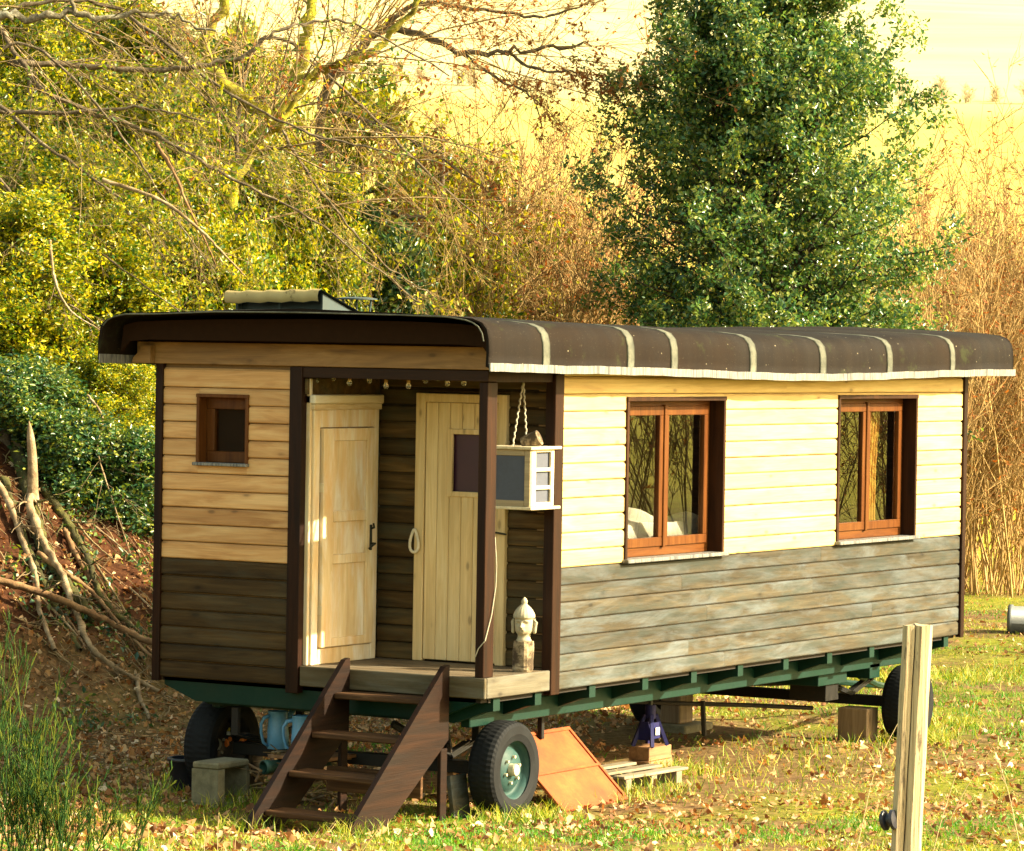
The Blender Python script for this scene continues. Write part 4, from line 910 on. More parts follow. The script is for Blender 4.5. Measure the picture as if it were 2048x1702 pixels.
def leaves(rng, pos, size, up=0.5, out=None, aspect=0.55, fold=0.18, rand=1.0):
    """folded two-triangle leaves"""
    n = len(pos); nr = rng.normal(size=(n, 3))*rand; nr[:, 2] += up
    if out is not None: nr += out
    nr = unit(nr); ax = unit(np.cross(nr, rng.normal(size=(n, 3)))); sd = np.cross(nr, ax)
    s_ = (size*rng.uniform(.35, 1.45, n))[:, None]
    v = np.stack([pos, pos+ax*s_*.5+sd*s_*aspect*.5+nr*s_*fold, pos+ax*s_, pos+ax*s_*.5-sd*s_*aspect*.5+nr*s_*fold], 1)
    b = np.arange(n)[:, None]*4; return v.reshape(-1, 3), np.concatenate([b+[0, 2, 1], b+[0, 3, 2]], 0)
def along(rng, PP, k, spread, t0=0.15):
    n, M_, _ = PP.shape; t = rng.uniform(t0, 1.0, (n, k)); fi = t*(M_-1); i0 = np.minimum(fi.astype(int), M_-2); w = (fi-i0)[..., None]; ar = np.arange(n)[:, None]
    return (PP[ar, i0]*(1-w)+PP[ar, i0+1]*w).reshape(-1, 3)+rng.normal(size=(n*k, 3))*spread
def curve(pts, n):
    pts = np.asarray(pts, float); t = np.linspace(0, len(pts)-1, n); out = []
    for q in t:
        i = int(min(q, len(pts)-1.0001)); w = q-i; p0, p1, p2, p3 = pts[max(i-1, 0)], pts[i], pts[min(i+1, len(pts)-1)], pts[min(i+2, len(pts)-1)]
        out.append(.5*((2*p1)+(p2-p0)*w+(2*p0-5*p1+4*p2-p3)*w*w+(-p0+3*p1-3*p2+p3)*w**3))
    return np.array(out)
def pcurve(lst, n): return curve([pix(*q) for q in lst], n)
def vmesh(name, g, mat, parent=None, smooth=False, base=None): return mk(name, g[0], g[1], MATS[mat], parent, smooth, base)

def leafy_tree(name, label, cat, base, height, shape, n_limb, leaf_mat, bark, leaf, seed, group=None, n_twig=9, per=60, up=.35, lean=(0, 0), first=.12, spread=.045, limb_ang=(.9, 1.35), trop=(0, 0, .03), tr=.12):
    """tapered trunk, limbs to the envelope shape(t)->radius, twigs and leaves along them"""
    rng = np.random.default_rng(seed); base = np.array(base, float)
    o = thing(name, base, label, cat, group)
    N = 12; t = np.linspace(0, 1, N); tp = base+np.stack([lean[0]*t+.05*height*.2*np.sin(t*5+seed), lean[1]*t+.05*height*.2*np.cos(t*4+seed), height*t], -1); tp[0, 2] -= .2
    trr = tr*(1-.9*t)+.012
    tl = first+(1-first)*rng.random(n_limb)**.9*.97; az = rng.uniform(0, 2*math.pi, n_limb)
    b = np.stack([np.interp(tl, t, tp[:, i]) for i in range(3)], -1); el = rng.uniform(-.15, .40, n_limb)+.45*tl
    d = np.stack([np.cos(az)*np.cos(el), np.sin(az)*np.cos(el), np.sin(el)], -1)
    ln_ = np.array([shape(x) for x in tl])*rng.uniform(.55, 1.2, n_limb)
    LP = walk(rng, b, d, np.maximum(ln_, .15), 8, .10, trop); LR = np.array([1, .8, .6, .42, .27, .16, .09, .04])[None]*(np.interp(tl, t, trr)*.36)[:, None]+.003
    T1, R1 = sprout(rng, LP, LR, n_twig, .42, (.5, 1.1), 4, .14, (0, 0, .04), .15, .5, .3, .15)
    T2, R2 = sprout(rng, T1, R1, 4, .6, (.4, 1.1), 3, .16, (0, 0, .03), .15, .6, .35, .10)
    mk('trunk', *merge([tubes(tp[None], trr[None], 9), tubes(LP, LR, 5)]), MATS[bark], o, True)
    lp = np.vstack([along(rng, T1, per//4, spread, .2), along(rng, T2, max(per//5, 2), spread, .1), along(rng, LP[:, 2:], per//2, spread), along(rng, LP[:, 5:], per//3, spread)])
    if tr > .12: lp = np.vstack([lp, along(rng, tp[None], 9000, .34, .1)])
    c = np.array([tp[:, 0].mean(), tp[:, 1].mean(), 0]); out = lp-c; out[:, 2] = 0; out = unit(out)*.55
    cr = mk('crown', *leaves(rng, lp, leaf, up, out), MATS[leaf_mat], o)
    mk('twigs', *merge([tubes(T1, R1, 3), tubes(T2[::6], R2[::6], 3)]), MATS[bark], o)
    return o

# the big holly behind the caravan
hb = pix(1530, 900, 43.5); hb[2] = tz(hb[0], hb[1])
def holly_shape(t):                                       # t = height fraction (height 8.2 m)
    return float(np.interp(t, [0, .12, .30, .46, .56, .64, .75, .86, 1.0], [1.7, 2.1, 2.15, 2.1, 2.2, 2.05, 1.35, .95, .3]))
leafy_tree('holly_tree', 'large conical dark green holly tree behind the caravan roof', 'tree', hb, 8.6, holly_shape, 270, 'holly_leaf', 'bark_dark', .064, 21, n_twig=11, per=60, up=.4, limb_ang=(1, 1.3), tr=.14, spread=.05, trop=(0, 0, .05))

# evergreen thicket on the bank
def blob(r): return lambda t: r*float(np.interp(t, [0, .15, .4, .7, 1.0], [.55, .9, 1.0, .8, .25]))
TH = [  # px, py(top), u, height, radius, material, label
    (60, 20, 42.5, 5.6, 1.25, 'thicket_leaf', 'yellow green evergreen shrub on the bank under the lichened branch'),
    (300, 60, 43.5, 5.0, 1.25, 'thicket_leaf', 'tall yellow green evergreen crossed by long bare diagonal branches'),
    (90, 330, 39.2, 3.7, 1.15, 'thicket_leaf', 'bushy evergreen above the fallen branches on the bank'),
    (330, 380, 40.3, 3.5, 1.15, 'thicket_leaf', 'green shrub behind the small end window on the bank'),
    (210, 560, 38.2, 2.4, 1.05, 'thicket_leaf', 'yellow green shrub against the caravan corner board'),
    (30, 560, 37.6, 2.3, .9, 'thicket_leaf', 'low yellowish shrub above the broken pale stump'),
    (520, 330, 42.6, 3.9, 1.15, 'thicket_leaf', 'bushy evergreen beneath the moss covered beech'),
    (680, 470, 43.4, 3.2, 1.05, 'thicket_leaf_dark', 'dark green shrub rising behind the roof vent'),
    (560, 520, 41.6, 2.7, .9, 'thicket_leaf', 'yellow green shrub just behind the roof vent'),
    (840, 420, 45.5, 3.6, .95, 'airy', 'airy yellow green shrub between the vent and the holly'),
    (960, 470, 47.0, 3.2, .8, 'airy', 'sparse sunlit shrub at the edge of the yellow field'),
    (730, 160, 45.0, 4.6, .95, 'airy', 'thin leafed evergreen among the upper beech twigs'),
    (170, -20, 46.5, 6.0, 1.3, 'thicket_leaf', 'tall pale evergreen standing behind the lichened branch'),
    (450, 120, 46.5, 5.5, 1.3, 'thicket_leaf', 'tall evergreen behind the forked mossy beech trunk'),
    (600, 300, 47.0, 4.5, 1.2, 'thicket_leaf', 'yellow leaved shrub half hidden behind the mossy beech'),
    (-20, 120, 45.5, 5.2, 1.3, 'thicket_leaf', 'tall evergreen at the outer edge of the thicket'),
    (250, 300, 45.8, 4.6, 1.3, 'thicket_leaf', 'wide evergreen in the heart of the thicket'),
    (70, 900, 36.3, 1.0, .5, 'thicket_leaf_dark', 'low dark shrub overhanging the red bank by the broken snag'),
    (215, 740, 36.9, 1.4, .75, 'thicket_leaf', 'yellow glossy shrub overhanging the red bank by the caravan'),
    (300, 690, 38.0, 1.8, .8, 'thicket_leaf', 'yellow green shrub showing between corner board and eave'),
    (10, 905, 35.9, 1.0, .5, 'thicket_leaf_dark', 'dark shrub spilling over the top of the red bank edge'),
    (140, 900, 35.7, 1.0, .5, 'thicket_leaf_dark', 'dark leafy shrub on the red bank above the mossy limb'),
    (265, 905, 35.9, 1.0, .48, 'thicket_leaf_dark', 'small dark shrub on the bank beside the corner board'),
    (20, 420, 37.4, 3.0, .95, 'thicket_leaf', 'bright yellow green shrub behind the bleached dead limb'),
    (170, 400, 38.6, 3.2, 1.0, 'thicket_leaf', 'bright evergreen shrub under the arching pale dead branch'),
    (420, 500, 39.6, 2.6, .95, 'thicket_leaf', 'bright evergreen shrub beside the roof vent flap'),
    (640, 380, 42.0, 3.2, .9, 'thicket_leaf', 'bright evergreen shrub below the forked beech limb'),
    (880, 290, 46.5, 3.6, 1.3, 'airy', 'loose yellow shrub under the drooping russet twigs'),
    (1000, 340, 48.5, 3.4, 1.3, 'airy', 'loose yellow shrub among the brown hazels by the field'),
    (1085, 400, 50.0, 3.0, 1.2, 'airy', 'small loose shrub against the trunk foot of the holly'),
    (930, 500, 46.0, 2.4, 1.1, 'airy', 'low sunlit shrub just above the roof shoulder'),
    (1130, 520, 51.0, 2.4, 1.1, 'airy', 'low loose shrub between hazels and holly'),
    (790, 540, 42.5, 2.6, .85, 'thicket_leaf_dark', 'dark green shrub behind the chimney cap'),
]
PR = {}
def proto(key, h, r, n_limb, mt, seed, per=44):
    PR[key] = [leafy_tree('evergreen_shrub', 'evergreen shrub', 'shrub', (0, 0, 0), h, blob(r), n_limb, mt, 'bark_grey', .056, seed, n_twig=8, per=per, up=.3, tr=.06, first=.04, spread=.06, trop=(0, 0, -.02)), h, r, False]
proto('tallA', 5.0, 1.5, 150, 'thicket_leaf', 40); proto('tallB', 4.6, 1.4, 140, 'thicket_leaf', 41)
proto('midA', 2.9, 1.3, 105, 'thicket_leaf', 42); proto('midB', 2.7, 1.2, 95, 'thicket_leaf', 43)
proto('darkA', 2.6, 1.1, 90, 'thicket_leaf_dark', 44); proto('darkB', 1.0, .55, 40, 'thicket_leaf_dark', 45); proto('airy', 3.2, 1.1, 40, 'thicket_leaf', 46, 30)
rw = np.random.default_rng(9)
for i, (px, py, u_, hh, rr, mt, lb) in enumerate(TH):
    tp_ = pix(px, py, u_); gz_ = tz(tp_[0], tp_[1]); h2 = max(tp_[2]-gz_, .6)
    if mt.endswith('dark'): key = 'darkA' if h2 > 1.7 else 'darkB'
    elif mt == 'airy': key = 'airy'
    else: key = ('tallA', 'tallB')[i % 2] if h2 > 3.8 else ('midA', 'midB')[i % 2]
    o, ph, pr_, us = PR[key]
    if us: o = copy_tree(o)
    PR[key][3] = True
    sz = (h2+.1)/ph; sr = min(max(rr*1.25/pr_, .7*sz), 1.35*sz) if key != 'darkB' else rr*1.1/pr_
    o.location = (tp_[0], tp_[1], gz_+ZO); o.rotation_euler = (0, 0, rw.uniform(0, 6.28)); o.scale = (sr, sr, sz); setp(o, lb, 'shrub', 'evergreens of the thicket')

# ------------------------------------------------------------------ bare trees with long branches
def bare_tree(name, label, cat, limbs, mats, seed, kids=14, lr=.45, leafm=None, leafn=0, droop=-.03, twig='twig_grey', group=None, k2=6, ang=(.35, .9), base=None, k3=3):
    rng = np.random.default_rng(seed); first = limbs[0][0]; b = first[0] if base is None else np.array(base)
    o = thing(name, b, label, cat, group)
    gs = []; allT = []; allR = []
    for pts, r0, r1 in limbs:
        N = len(pts); R_ = np.linspace(r0, r1, N)*(1+.16*np.sin(np.arange(N)*2.3)); P_ = pts+rng.normal(size=pts.shape)*r0*.35; gs.append(tubes(P_[None], R_[None], 9, .10))
        pl = float(np.linalg.norm(np.diff(pts, axis=0), axis=1).sum())
        C, Rc = sprout(rng, P_[None], R_[None]*.55, max(2, int(kids*min(pl, 4.5)/3.6)), lr, ang, 7, .12, (0, 0, droop), .12, .5, .2, .3); allT.append(C); allR.append(np.minimum(Rc, .012))
    mk('trunk', *merge(gs), MATS[mats], o, True)
    C = np.vstack(allT); Rc = np.vstack(allR); D, Rd = sprout(rng, C, Rc, k2, .5, (.35, .9), 4, .13, (0, 0, droop), .1, .6, .3, .12)
    E_, Re = sprout(rng, D, Rd, k3, .5, (.35, .9), 3, .13, (0, 0, droop), .1, .7, .4, .07)
    mk('crown', *merge([tubes(C, Rc, 3), tubes(D, Rd, 3), tubes(E_, Re, 3)]), MATS[twig], o)
    if leafm:
        lp = np.vstack([along(rng, D, max(1, leafn//2), .015), along(rng, E_, max(1, leafn//4), .01)]); lp = lp[rng.random(len(lp)) < .7]
        mk('leaves', *leaves(rng, lp, .055, -.3), MATS[leafm], o)
    return o
def rootpt(px, u, py=700):
    q = pix(px, py, u); q[2] = tz(q[0], q[1])-.15; return q
def limb(lst, n, r0, r1, root=None):
    pts = [pix(*q) for q in lst]
    if root is not None: pts = [root]+pts
    return (curve(pts, n), r0, r1)
bare_tree('beech_tree', 'moss covered beech with forked yellow trunk and russet leaves', 'tree',
    [limb([(430, 560, 41.2), (455, 430, 41), (490, 320, 41), (560, 230, 41), (605, 130, 41), (622, 40, 41), (640, -80, 41)], 40, .10, .05, rootpt(425, 41.3)),
     limb([(585, 165, 41), (650, 135, 40.8), (720, 115, 40.7), (780, 75, 40.7), (850, -20, 40.6)], 26, .055, .03),
     limb([(500, 290, 41), (560, 250, 40.7), (600, 190, 40.6), (640, 130, 40.6)], 20, .05, .025),
     limb([(560, 250, 41), (420, 130, 40.8), (440, 20, 40.8), (470, -60, 40.8)], 22, .07, .05)],
    'bark_moss', 61, 16, .55, 'russet_leaf', 5, -.02, k2=6)
bare_tree('bare_beech', 'grey barked leaning beech spreading long thin branches over the thicket', 'tree',
    [limb([(-60, 60, 38.8), (100, 190, 38.6), (300, 265, 38.5), (450, 350, 38.4), (640, 450, 38.3), (840, 610, 38.3)], 50, .035, .006, rootpt(-180, 39)),
     limb([(-125, 330, 38.9), (-50, 190, 38.5), (90, 290, 38.2), (240, 400, 38), (330, 520, 38)], 36, .03, .006),
     limb([(20, 126, 38.7), (150, 130, 38.9), (330, 140, 38.9), (480, 115, 38.9), (560, 60, 38.9), (700, 45, 39), (900, 150, 39)], 46, .035, .008),
     limb([(-60, 62, 38.8), (80, 5, 38.9), (240, 20, 39), (420, 160, 38.8), (600, 260, 38.6), (760, 300, 38.5), (900, 330, 38.5)], 46, .028, .005),
     limb([(-100, 200, 38.85), (-20, 220, 38.6), (140, 225, 38.5), (280, 215, 38.4), (420, 245, 38.3)], 34, .032, .008)],
    'bark_grey', 62, 22, .40, 'thicket_leaf', 2, -.025, 'twig_grey', k2=6)
bare_tree('upper_beech', 'bare russet twigged beech with drooping sprays towards the open field', 'tree',
    [limb([(640, 300, 44.2), (680, 140, 44), (790, 60, 43.9), (930, 110, 43.6), (1060, 98, 43.5), (1185, 90, 43.5)], 44, .075, .012, rootpt(640, 44.3)),
     limb([(1010, 102, 43.6), (1080, 140, 43.4), (1150, 145, 43.4), (1205, 170, 43.4)], 22, .022, .007),
     limb([(930, 110, 43.6), (1000, 160, 43.5), (1060, 190, 43.5), (1085, 250, 43.4)], 22, .022, .006),
     limb([(720, 100, 44), (830, 10, 43.8), (960, 20, 43.6), (1100, 30, 43.5), (1180, 5, 43.5)], 30, .035, .008),
     limb([(660, 220, 44), (780, 260, 43.8), (900, 330, 43.6), (1000, 400, 43.5)], 30, .03, .006),
     limb([(660, 330, 44), (740, 410, 43.6), (800, 430, 43.5), (855, 435, 43.4)], 20, .035, .022)],
    'bark_grey', 63, 30, .42, 'russet_leaf', 3, -.03, 'twig_brown', k2=10)
bare_tree('lichened_branch_tree', 'gnarled grey lichened branch reaching in above the thicket', 'tree',
    [limb([(-160, 80, 36.5), (-20, 38, 36.5), (60, 36, 36.5), (140, 26, 36.5), (200, 36, 36.5), (300, 30, 36.5), (360, 38, 36.5), (430, 62, 36.5)], 46, .055, .010, rootpt(-300, 36.8)),
     limb([(150, 30, 36.5), (145, -10, 36.5), (160, -60, 36.5)], 12, .022, .012),
     limb([(130, 32, 36.5), (160, 60, 36.4), (215, 78, 36.4), (270, 120, 36.4)], 18, .012, .005)], 'bark_lichen', 64, 16, .28, None, 0, -.02, k2=5)
bare_tree('leaning_beech', 'slim pale twigged beech leaning in from the outer thicket edge', 'tree',
    [limb([(-80, 330, 37.8), (60, 420, 37.6), (220, 520, 37.5), (380, 640, 37.5)], 34, .024, .005, rootpt(-200, 38)),
     limb([(-118, 430, 37.9), (-60, 470, 37.4), (60, 560, 37.2), (180, 640, 37.1), (290, 760, 37)], 34, .022, .005),
     limb([(-82, 332, 37.8), (-40, 150, 38), (60, 90, 38), (220, 240, 37.8), (330, 400, 37.7), (440, 560, 37.7)], 40, .022, .005)],
    'bark_grey', 66, 18, .36, 'thicket_leaf', 3, -.02, 'twig_grey', k2=6)
bare_tree('slim_beech', 'slim beech with twigs drooping from the mossy beech towards the field', 'tree',
    [limb([(470, 420, 42.2), (480, 200, 42.1), (540, 70, 42), (700, 190, 41.8), (830, 320, 41.7), (960, 440, 41.6), (1040, 520, 41.6)], 54, .034, .005, rootpt(465, 42.3)),
     limb([(480, 200, 42.1), (540, 230, 41.6), (640, 380, 41.3), (760, 520, 41.2), (880, 600, 41.2)], 40, .024, .005)],
    'bark_grey', 67, 26, .38, 'thicket_leaf', 3, -.02, 'twig_brown', k2=7)
def dead_branch(name, label, lst, r0, r1, mat, seed, kids=4, lr=.3, cat='branch', rough=.35):
    rng = np.random.default_rng(seed); N = 44; pts = curve([q if len(q) == 3 and isinstance(q, np.ndarray) else pix(*q) for q in lst], N)
    R_ = np.linspace(r0, r1, N)*(1+.09*np.sin(np.arange(N)*.8+seed)+.05*rng.normal(size=N)); P_ = pts+rng.normal(size=pts.shape)*r0*rough*.25
    g = [tubes(P_[None], R_[None], 9, .13)]
    if kids:
        C, Rc = sprout(rng, P_[None], R_[None]*.6, kids, lr, (.4, 1.0), 8, .14, (0, 0, -.04), .2, .5, .2, .2); D, Rd = sprout(rng, C, Rc, 4, .5, (.4, .9), 6, .14, (0, 0, -.03), .2, .5, .3, .08); g += [tubes(C, Rc, 5), tubes(D, Rd, 3)]
    V, f = merge(g); i = int(np.argmin(pts[:, 2])); o = mk(name, V, f, MATS[mat], None, True, base=pts[i]); return setp(o, label, cat)
dead_branch('dead_branch', 'pale bare dead branch arching down to the roof vent', [(205, 360, 37.4), (320, 400, 37.3), (400, 460, 37.2), (445, 505, 37.2), (490, 552, 37.2)], .022, .008, 'dead_wood', 71, 5)
dead_branch('dead_branch', 'thin reddish dead branch hanging steeply above the roof vent', [(312, 285, 37.6), (350, 350, 37.5), (375, 410, 37.4), (410, 480, 37.4), (432, 530, 37.4)], .020, .006, 'dead_wood_red', 72, 5)
dead_branch('dead_branch', 'grey twisted branch hanging down the bank beside the corner board', [(100, 480, 36.5), (110, 560, 36.4), (140, 620, 36.3), (200, 660, 36.2)], .016, .006, 'dead_wood', 73, 5)
dead_branch('dead_branch', 'fine grey twigs hanging over the red bank by the caravan corner', [(175, 790, 35.8), (205, 835, 35.6), (195, 900, 35.5), (225, 1000, 35.4), (262, 1110, 35.3)], .013, .004, 'dead_wood', 74, 9, .5)

# fallen branches on the bank
def onbank(px, py, off=.05):
    q = hit(px, py); d = unit(CAM-q); return q+d*off
def bank_log(label, lst, r0, r1, mat, seed, kids=3, off=.06, name='fallen_branch'):
    return dead_branch(name, label, [onbank(px, py, off) for px, py in lst], r0, r1, mat, seed, kids*3, .16)
bank_log('thick moss covered fallen trunk leaning down the red bank', [(35, 905), (60, 990), (75, 1060), (100, 1120), (150, 1190), (190, 1240)], .075, .045, 'moss_dark', 81, 5, .10)
bank_log('slender mossy fallen limb curving down to the caravan corner', [(75, 965), (110, 1010), (150, 1070), (180, 1130), (200, 1190), (262, 1255)], .050, .022, 'moss_dark', 82, 4, .16)
bank_log('bleached twisted dead limb across the mossy trunk', [(-20, 845), (30, 890), (60, 950), (62, 1020), (90, 1090), (125, 1150), (145, 1215)], .050, .028, 'dead_wood', 83, 4, .26)
bank_log('long straight reddish pole lying across the bank', [(-20, 1155), (80, 1185), (180, 1225), (260, 1265), (315, 1290)], .036, .028, 'dead_wood_red', 84, 2, .30)
bank_log('grey fallen branch running down to the leaf litter', [(150, 1215), (180, 1290), (230, 1335), (285, 1365), (330, 1390)], .030, .018, 'dead_wood', 85, 4, .12)
bank_log('thin forked reddish limb beneath the long pole', [(75, 1105), (130, 1145), (185, 1185), (240, 1250), (300, 1310), (345, 1345)], .026, .012, 'dead_wood_red', 86, 6, .20)
bank_log('short crooked branch stub standing in the leaf litter', [(275, 1350), (278, 1390), (292, 1420), (300, 1440)], .022, .012, 'dead_wood', 87, 1, .08)
bank_log('pale dead limb at the edge of the red bank', [(-20, 940), (20, 1010), (45, 1080), (70, 1150), (80, 1220), (110, 1300)], .034, .018, 'dead_wood', 88, 5, .12)
bank_log('knotty dark fallen branch beside the mossy limb', [(130, 1060), (160, 1125), (215, 1200), (270, 1270), (330, 1330)], .026, .012, 'dead_wood_red', 89, 6, .10)
bank_log('mossy broken limb low on the bank', [(10, 960), (40, 1060), (85, 1160), (120, 1230), (160, 1300)], .045, .024, 'moss_dark', 90, 4, .05)
rk = np.random.default_rng(31)
for i in range(18):
    ax_, ay_ = rk.uniform(60, 270), rk.uniform(1010, 1290); ln_ = rk.uniform(90, 190); an = math.radians(rk.uniform(38, 62)); ex, ey = min(ax_+ln_*math.cos(an), 335), ay_+ln_*math.sin(an)
    o = bank_log('thin straight stick fallen down the red bank among the branches', [(ax_, ay_), ((ax_+ex)/2+rk.uniform(-8, 8), (ay_+ey)/2), (ex, ey)], rk.uniform(.007, .014), .005, ['dead_wood', 'dead_wood_red', 'twig_grey'][i % 3], 400+i, 1, rk.uniform(.06, .16), 'fallen_stick'); o['group'] = 'thin sticks fallen on the bank'
q0 = onbank(66, 1000, .22); q1 = pix(58, 842, np.dot(q0-CAM, _F)-.02)
sb = tubes(curve([q0, (q0+q1)/2+np.array([.02, 0, 0]), q1], 12)[None], (np.array([.060, .055, .05, .05, .048, .046, .044, .042, .038, .03, .016, .004]))[None], 9)
o = mk('broken_stump', sb[0], sb[1], MATS['dead_wood'], None, True, base=q0); setp(o, 'jagged pale broken snag sticking up from the fallen branches', 'stump')

# ------------------------------------------------------------------ hazel saplings, brown and leafless
def sapling(seed, nst, H, spread=.5):
    rng = np.random.default_rng(seed); o = thing('hazel_clump', (0, 0, 0), 'leafless brown hazel clump of upright rods', 'shrub')
    az = rng.uniform(0, 2*math.pi, nst); b = np.stack([.12*np.cos(az)*rng.random(nst), .12*np.sin(az)*rng.random(nst), np.full(nst, -.1)], -1)
    d = np.stack([np.cos(az)*spread*rng.random(nst), np.sin(az)*spread*rng.random(nst), np.ones(nst)], -1)
    S, N = walk(rng, b, d, H*rng.uniform(.55, 1.08, nst), 12, .06, (0, 0, .05)), 12
    R_ = np.linspace(1, .2, N)[None]*rng.uniform(.005, .011, (nst, 1)); C, Rc = sprout(rng, S, R_, 13, .34, (.3, .85), 5, .10, (0, 0, .03), .2, .5, .3, .2); D, Rd = sprout(rng, C, Rc, 6, .5, (.3, .8), 3, .12, (0, 0, .0), .15, .6, .4, .1)
    mk('stems', *tubes(S, R_, 5), MATS['twig_brown'], o, True); mk('twigs', *merge([tubes(C, np.maximum(Rc, .003), 3), tubes(D, np.maximum(Rd, .0024), 3)]), MATS['twig_brown'], o)
    lp = along(rng, D, 2, .01); lp = lp[rng.random(len(lp)) < .35]; mk('catkins', *leaves(rng, lp, .045, -1.5, None, .3), MATS['russet_leaf'], o)
    return o
protos = [sapling(100, 9, 3.4), sapling(101, 7, 3.9, .4), sapling(102, 11, 2.8, .6)]; used = [False]*3
rv = np.random.default_rng(5)
def place_sapling(px, u, k, s=1.0, label=None, group=None, at=None):
    o = protos[k] if not used[k] else copy_tree(protos[k]); used[k] = True
    q = rootpt(px, u) if at is None else np.array([at[0], at[1], tz(at[0], at[1])])
    o.location = (q[0], q[1], q[2]+.1+ZO); o.rotation_euler = (0, 0, rv.uniform(0, 6.28)); o.scale = (s*rv.uniform(.9, 1.1),)*2+(s,)
    setp(o, label, 'shrub', group)
for i in range(30): place_sapling(890+i*12+rv.uniform(-9, 9), rv.uniform(45, 50), i % 3, rv.uniform(1.5, 2.25), 'leafless brown hazel clump between the evergreen thicket and the holly', 'brown hazels left of the holly')
for i in range(27): place_sapling(1850+i*9.5+rv.uniform(-9, 9), rv.uniform(52, 60), i % 3, rv.uniform(1.5, 2.3), 'leafless brown hazel clump beyond the far end of the caravan', 'brown hazels beyond the far end')
for i in range(5): place_sapling(1250+i*150, rv.uniform(46, 50), i % 3, rv.uniform(1.6, 2.0), 'leafless brown hazel clump showing through behind the holly', 'brown hazels behind the holly')
for i in range(14): place_sapling(0, 0, i % 3, rv.uniform(1.5, 2.2), 'leafless brown hazel clump mirrored in the side windows', 'brown hazels facing the side windows', at=(20+i*.5+rv.uniform(-.5, .5), -3.5-i*1.0+rv.uniform(-.5, .5)))
for i in range(6): place_sapling(620+i*70, rv.uniform(45, 48), i % 3, rv.uniform(1.5, 2.0), 'leafless brown hazel clump behind the evergreen thicket', 'brown hazels in the thicket')

# hedge along the far field edge
def hedge_tree(seed):
    rng = np.random.default_rng(seed); o = thing('hedge_tree', (0, 0, 0), 'small bare tree in the haze-pale hedge along the far field edge', 'tree')
    S = walk(rng, rng.normal(size=(5, 3))*.3*np.array([1, 1, 0]), np.array([[0, 0, 1.0]])+rng.normal(size=(5, 3))*.15, rng.uniform(2.2, 4.0, 5), 8, .06, (0, 0, .05)); R_ = np.linspace(.06, .015, 8)[None]*np.ones((5, 1))
    C, Rc = sprout(rng, S, R_, 16, .45, (.4, 1.0), 6, .10, (0, 0, .04), .1, .5, .3, .4); D, Rd = sprout(rng, C, Rc, 9, .5, (.3, .9), 4, .12, (0, 0, .02), .1, .6, .4, .3)
    mk('trunk', *tubes(S, R_, 5), MATS['twig_haze_pale'], o, True); setp(mk('crown', *merge([tubes(C, np.maximum(Rc, .012), 3), tubes(D, np.maximum(Rd, .010), 3)]), MATS['twig_haze_pale'], o), kind='stuff'); return o
hp0 = [hedge_tree(200), hedge_tree(201)]
for i in range(34):
    o = hp0[i] if i < 2 else copy_tree(hp0[i % 2]); x_, y_ = xy(146+rv.uniform(-1.5, 1.5), -20+i*1.25+rv.uniform(-.5, .5)); o.location = (x_, y_, tz(x_, y_)+ZO-.2); o.rotation_euler = (0, 0, rv.uniform(0, 6.28)); sc_ = rv.uniform(.16, .36); o.scale = (sc_*1.3, sc_*1.3, sc_); o['group'] = 'far field edge hedge'

# ------------------------------------------------------------------ ground cover
rg = np.random.default_rng(77)
def ground_points(n, u0, u1, marg=1.12):
    u = u0*(u1/u0)**rg.random(n)**1.0; hw = u*1024/FPX*marg; v = rg.uniform(-1, 1, n)*hw; x, y = xy(u, v); return x, y, u
def under(x, y): return (x > 1.0) & (x < 8.0) & (y > -.4) & (y < 3.0)
def patch(x, y, s=1.0, o=0.0): return np.sin(x*1.3*s+o)*np.sin(y*1.7*s+1.3*o)+.6*np.sin(x*3.1*s+y*2.3*s+o)+.4*np.sin(x*6.7*s-y*5.1*s)
def blades(x, y, h, w, lean=.5):
    n = len(x); z = terrain(x, y)-.005; az = rg.uniform(0, 2*math.pi, n); b = np.stack([x, y, z], -1); sd = np.stack([np.cos(az), np.sin(az), np.zeros(n)], -1)*w[:, None]
    d = rg.normal(size=(n, 3))*lean; d[:, 2] = 1; d = unit(d)*h[:, None]; mid = b+d*.55; tip = b+d+np.stack([rg.normal(size=n), rg.normal(size=n), -.4*np.ones(n)], -1)*h[:, None]*.22
    V = np.stack([b-sd, b+sd, mid+sd*.7, mid-sd*.7, tip], 1); k = np.arange(n)[:, None]*5
    return V.reshape(-1, 3), np.concatenate([k+[0, 1, 2], k+[0, 2, 3], k+[3, 2, 4]], 0)
x, y, u = ground_points(330000, 15, 60, 1.45); p_ = patch(x, y)
dens = np.clip(.55+.35*p_, .08, 1)*np.where(under(x, y), .12, 1)*np.where((y > 4.2) & (x < 9), .16, 1)*np.where((x > 1) & (x < 8) & (y > -1.6) & (y < 0), .45, 1)
k = rg.random(len(x)) < dens; x, y, p_ = x[k], y[k], p_[k]
green = (patch(x, y, .6, 2.0) > .2) | ((x > 6) & (y < 2) & (rg.random(len(x)) < .6))
for sel, mt, nm, hm in ((~green, 'grass_blade', 'grass', .045), (green, 'grass_green', 'grass', .060)):
    n = sel.sum(); h = hm*rg.uniform(.4, 1.5, n); o = mk(nm, *blades(x[sel], y[sel], h, .0035+.003*rg.random(n), .6), MATS[mt], base=(0, 0, -.9))
    setp(o, 'short yellowish mossy grass on the ground around the caravan' if nm and mt == 'grass_blade' else 'patches of fresh bright green grass around the caravan', 'grass', kind='stuff')
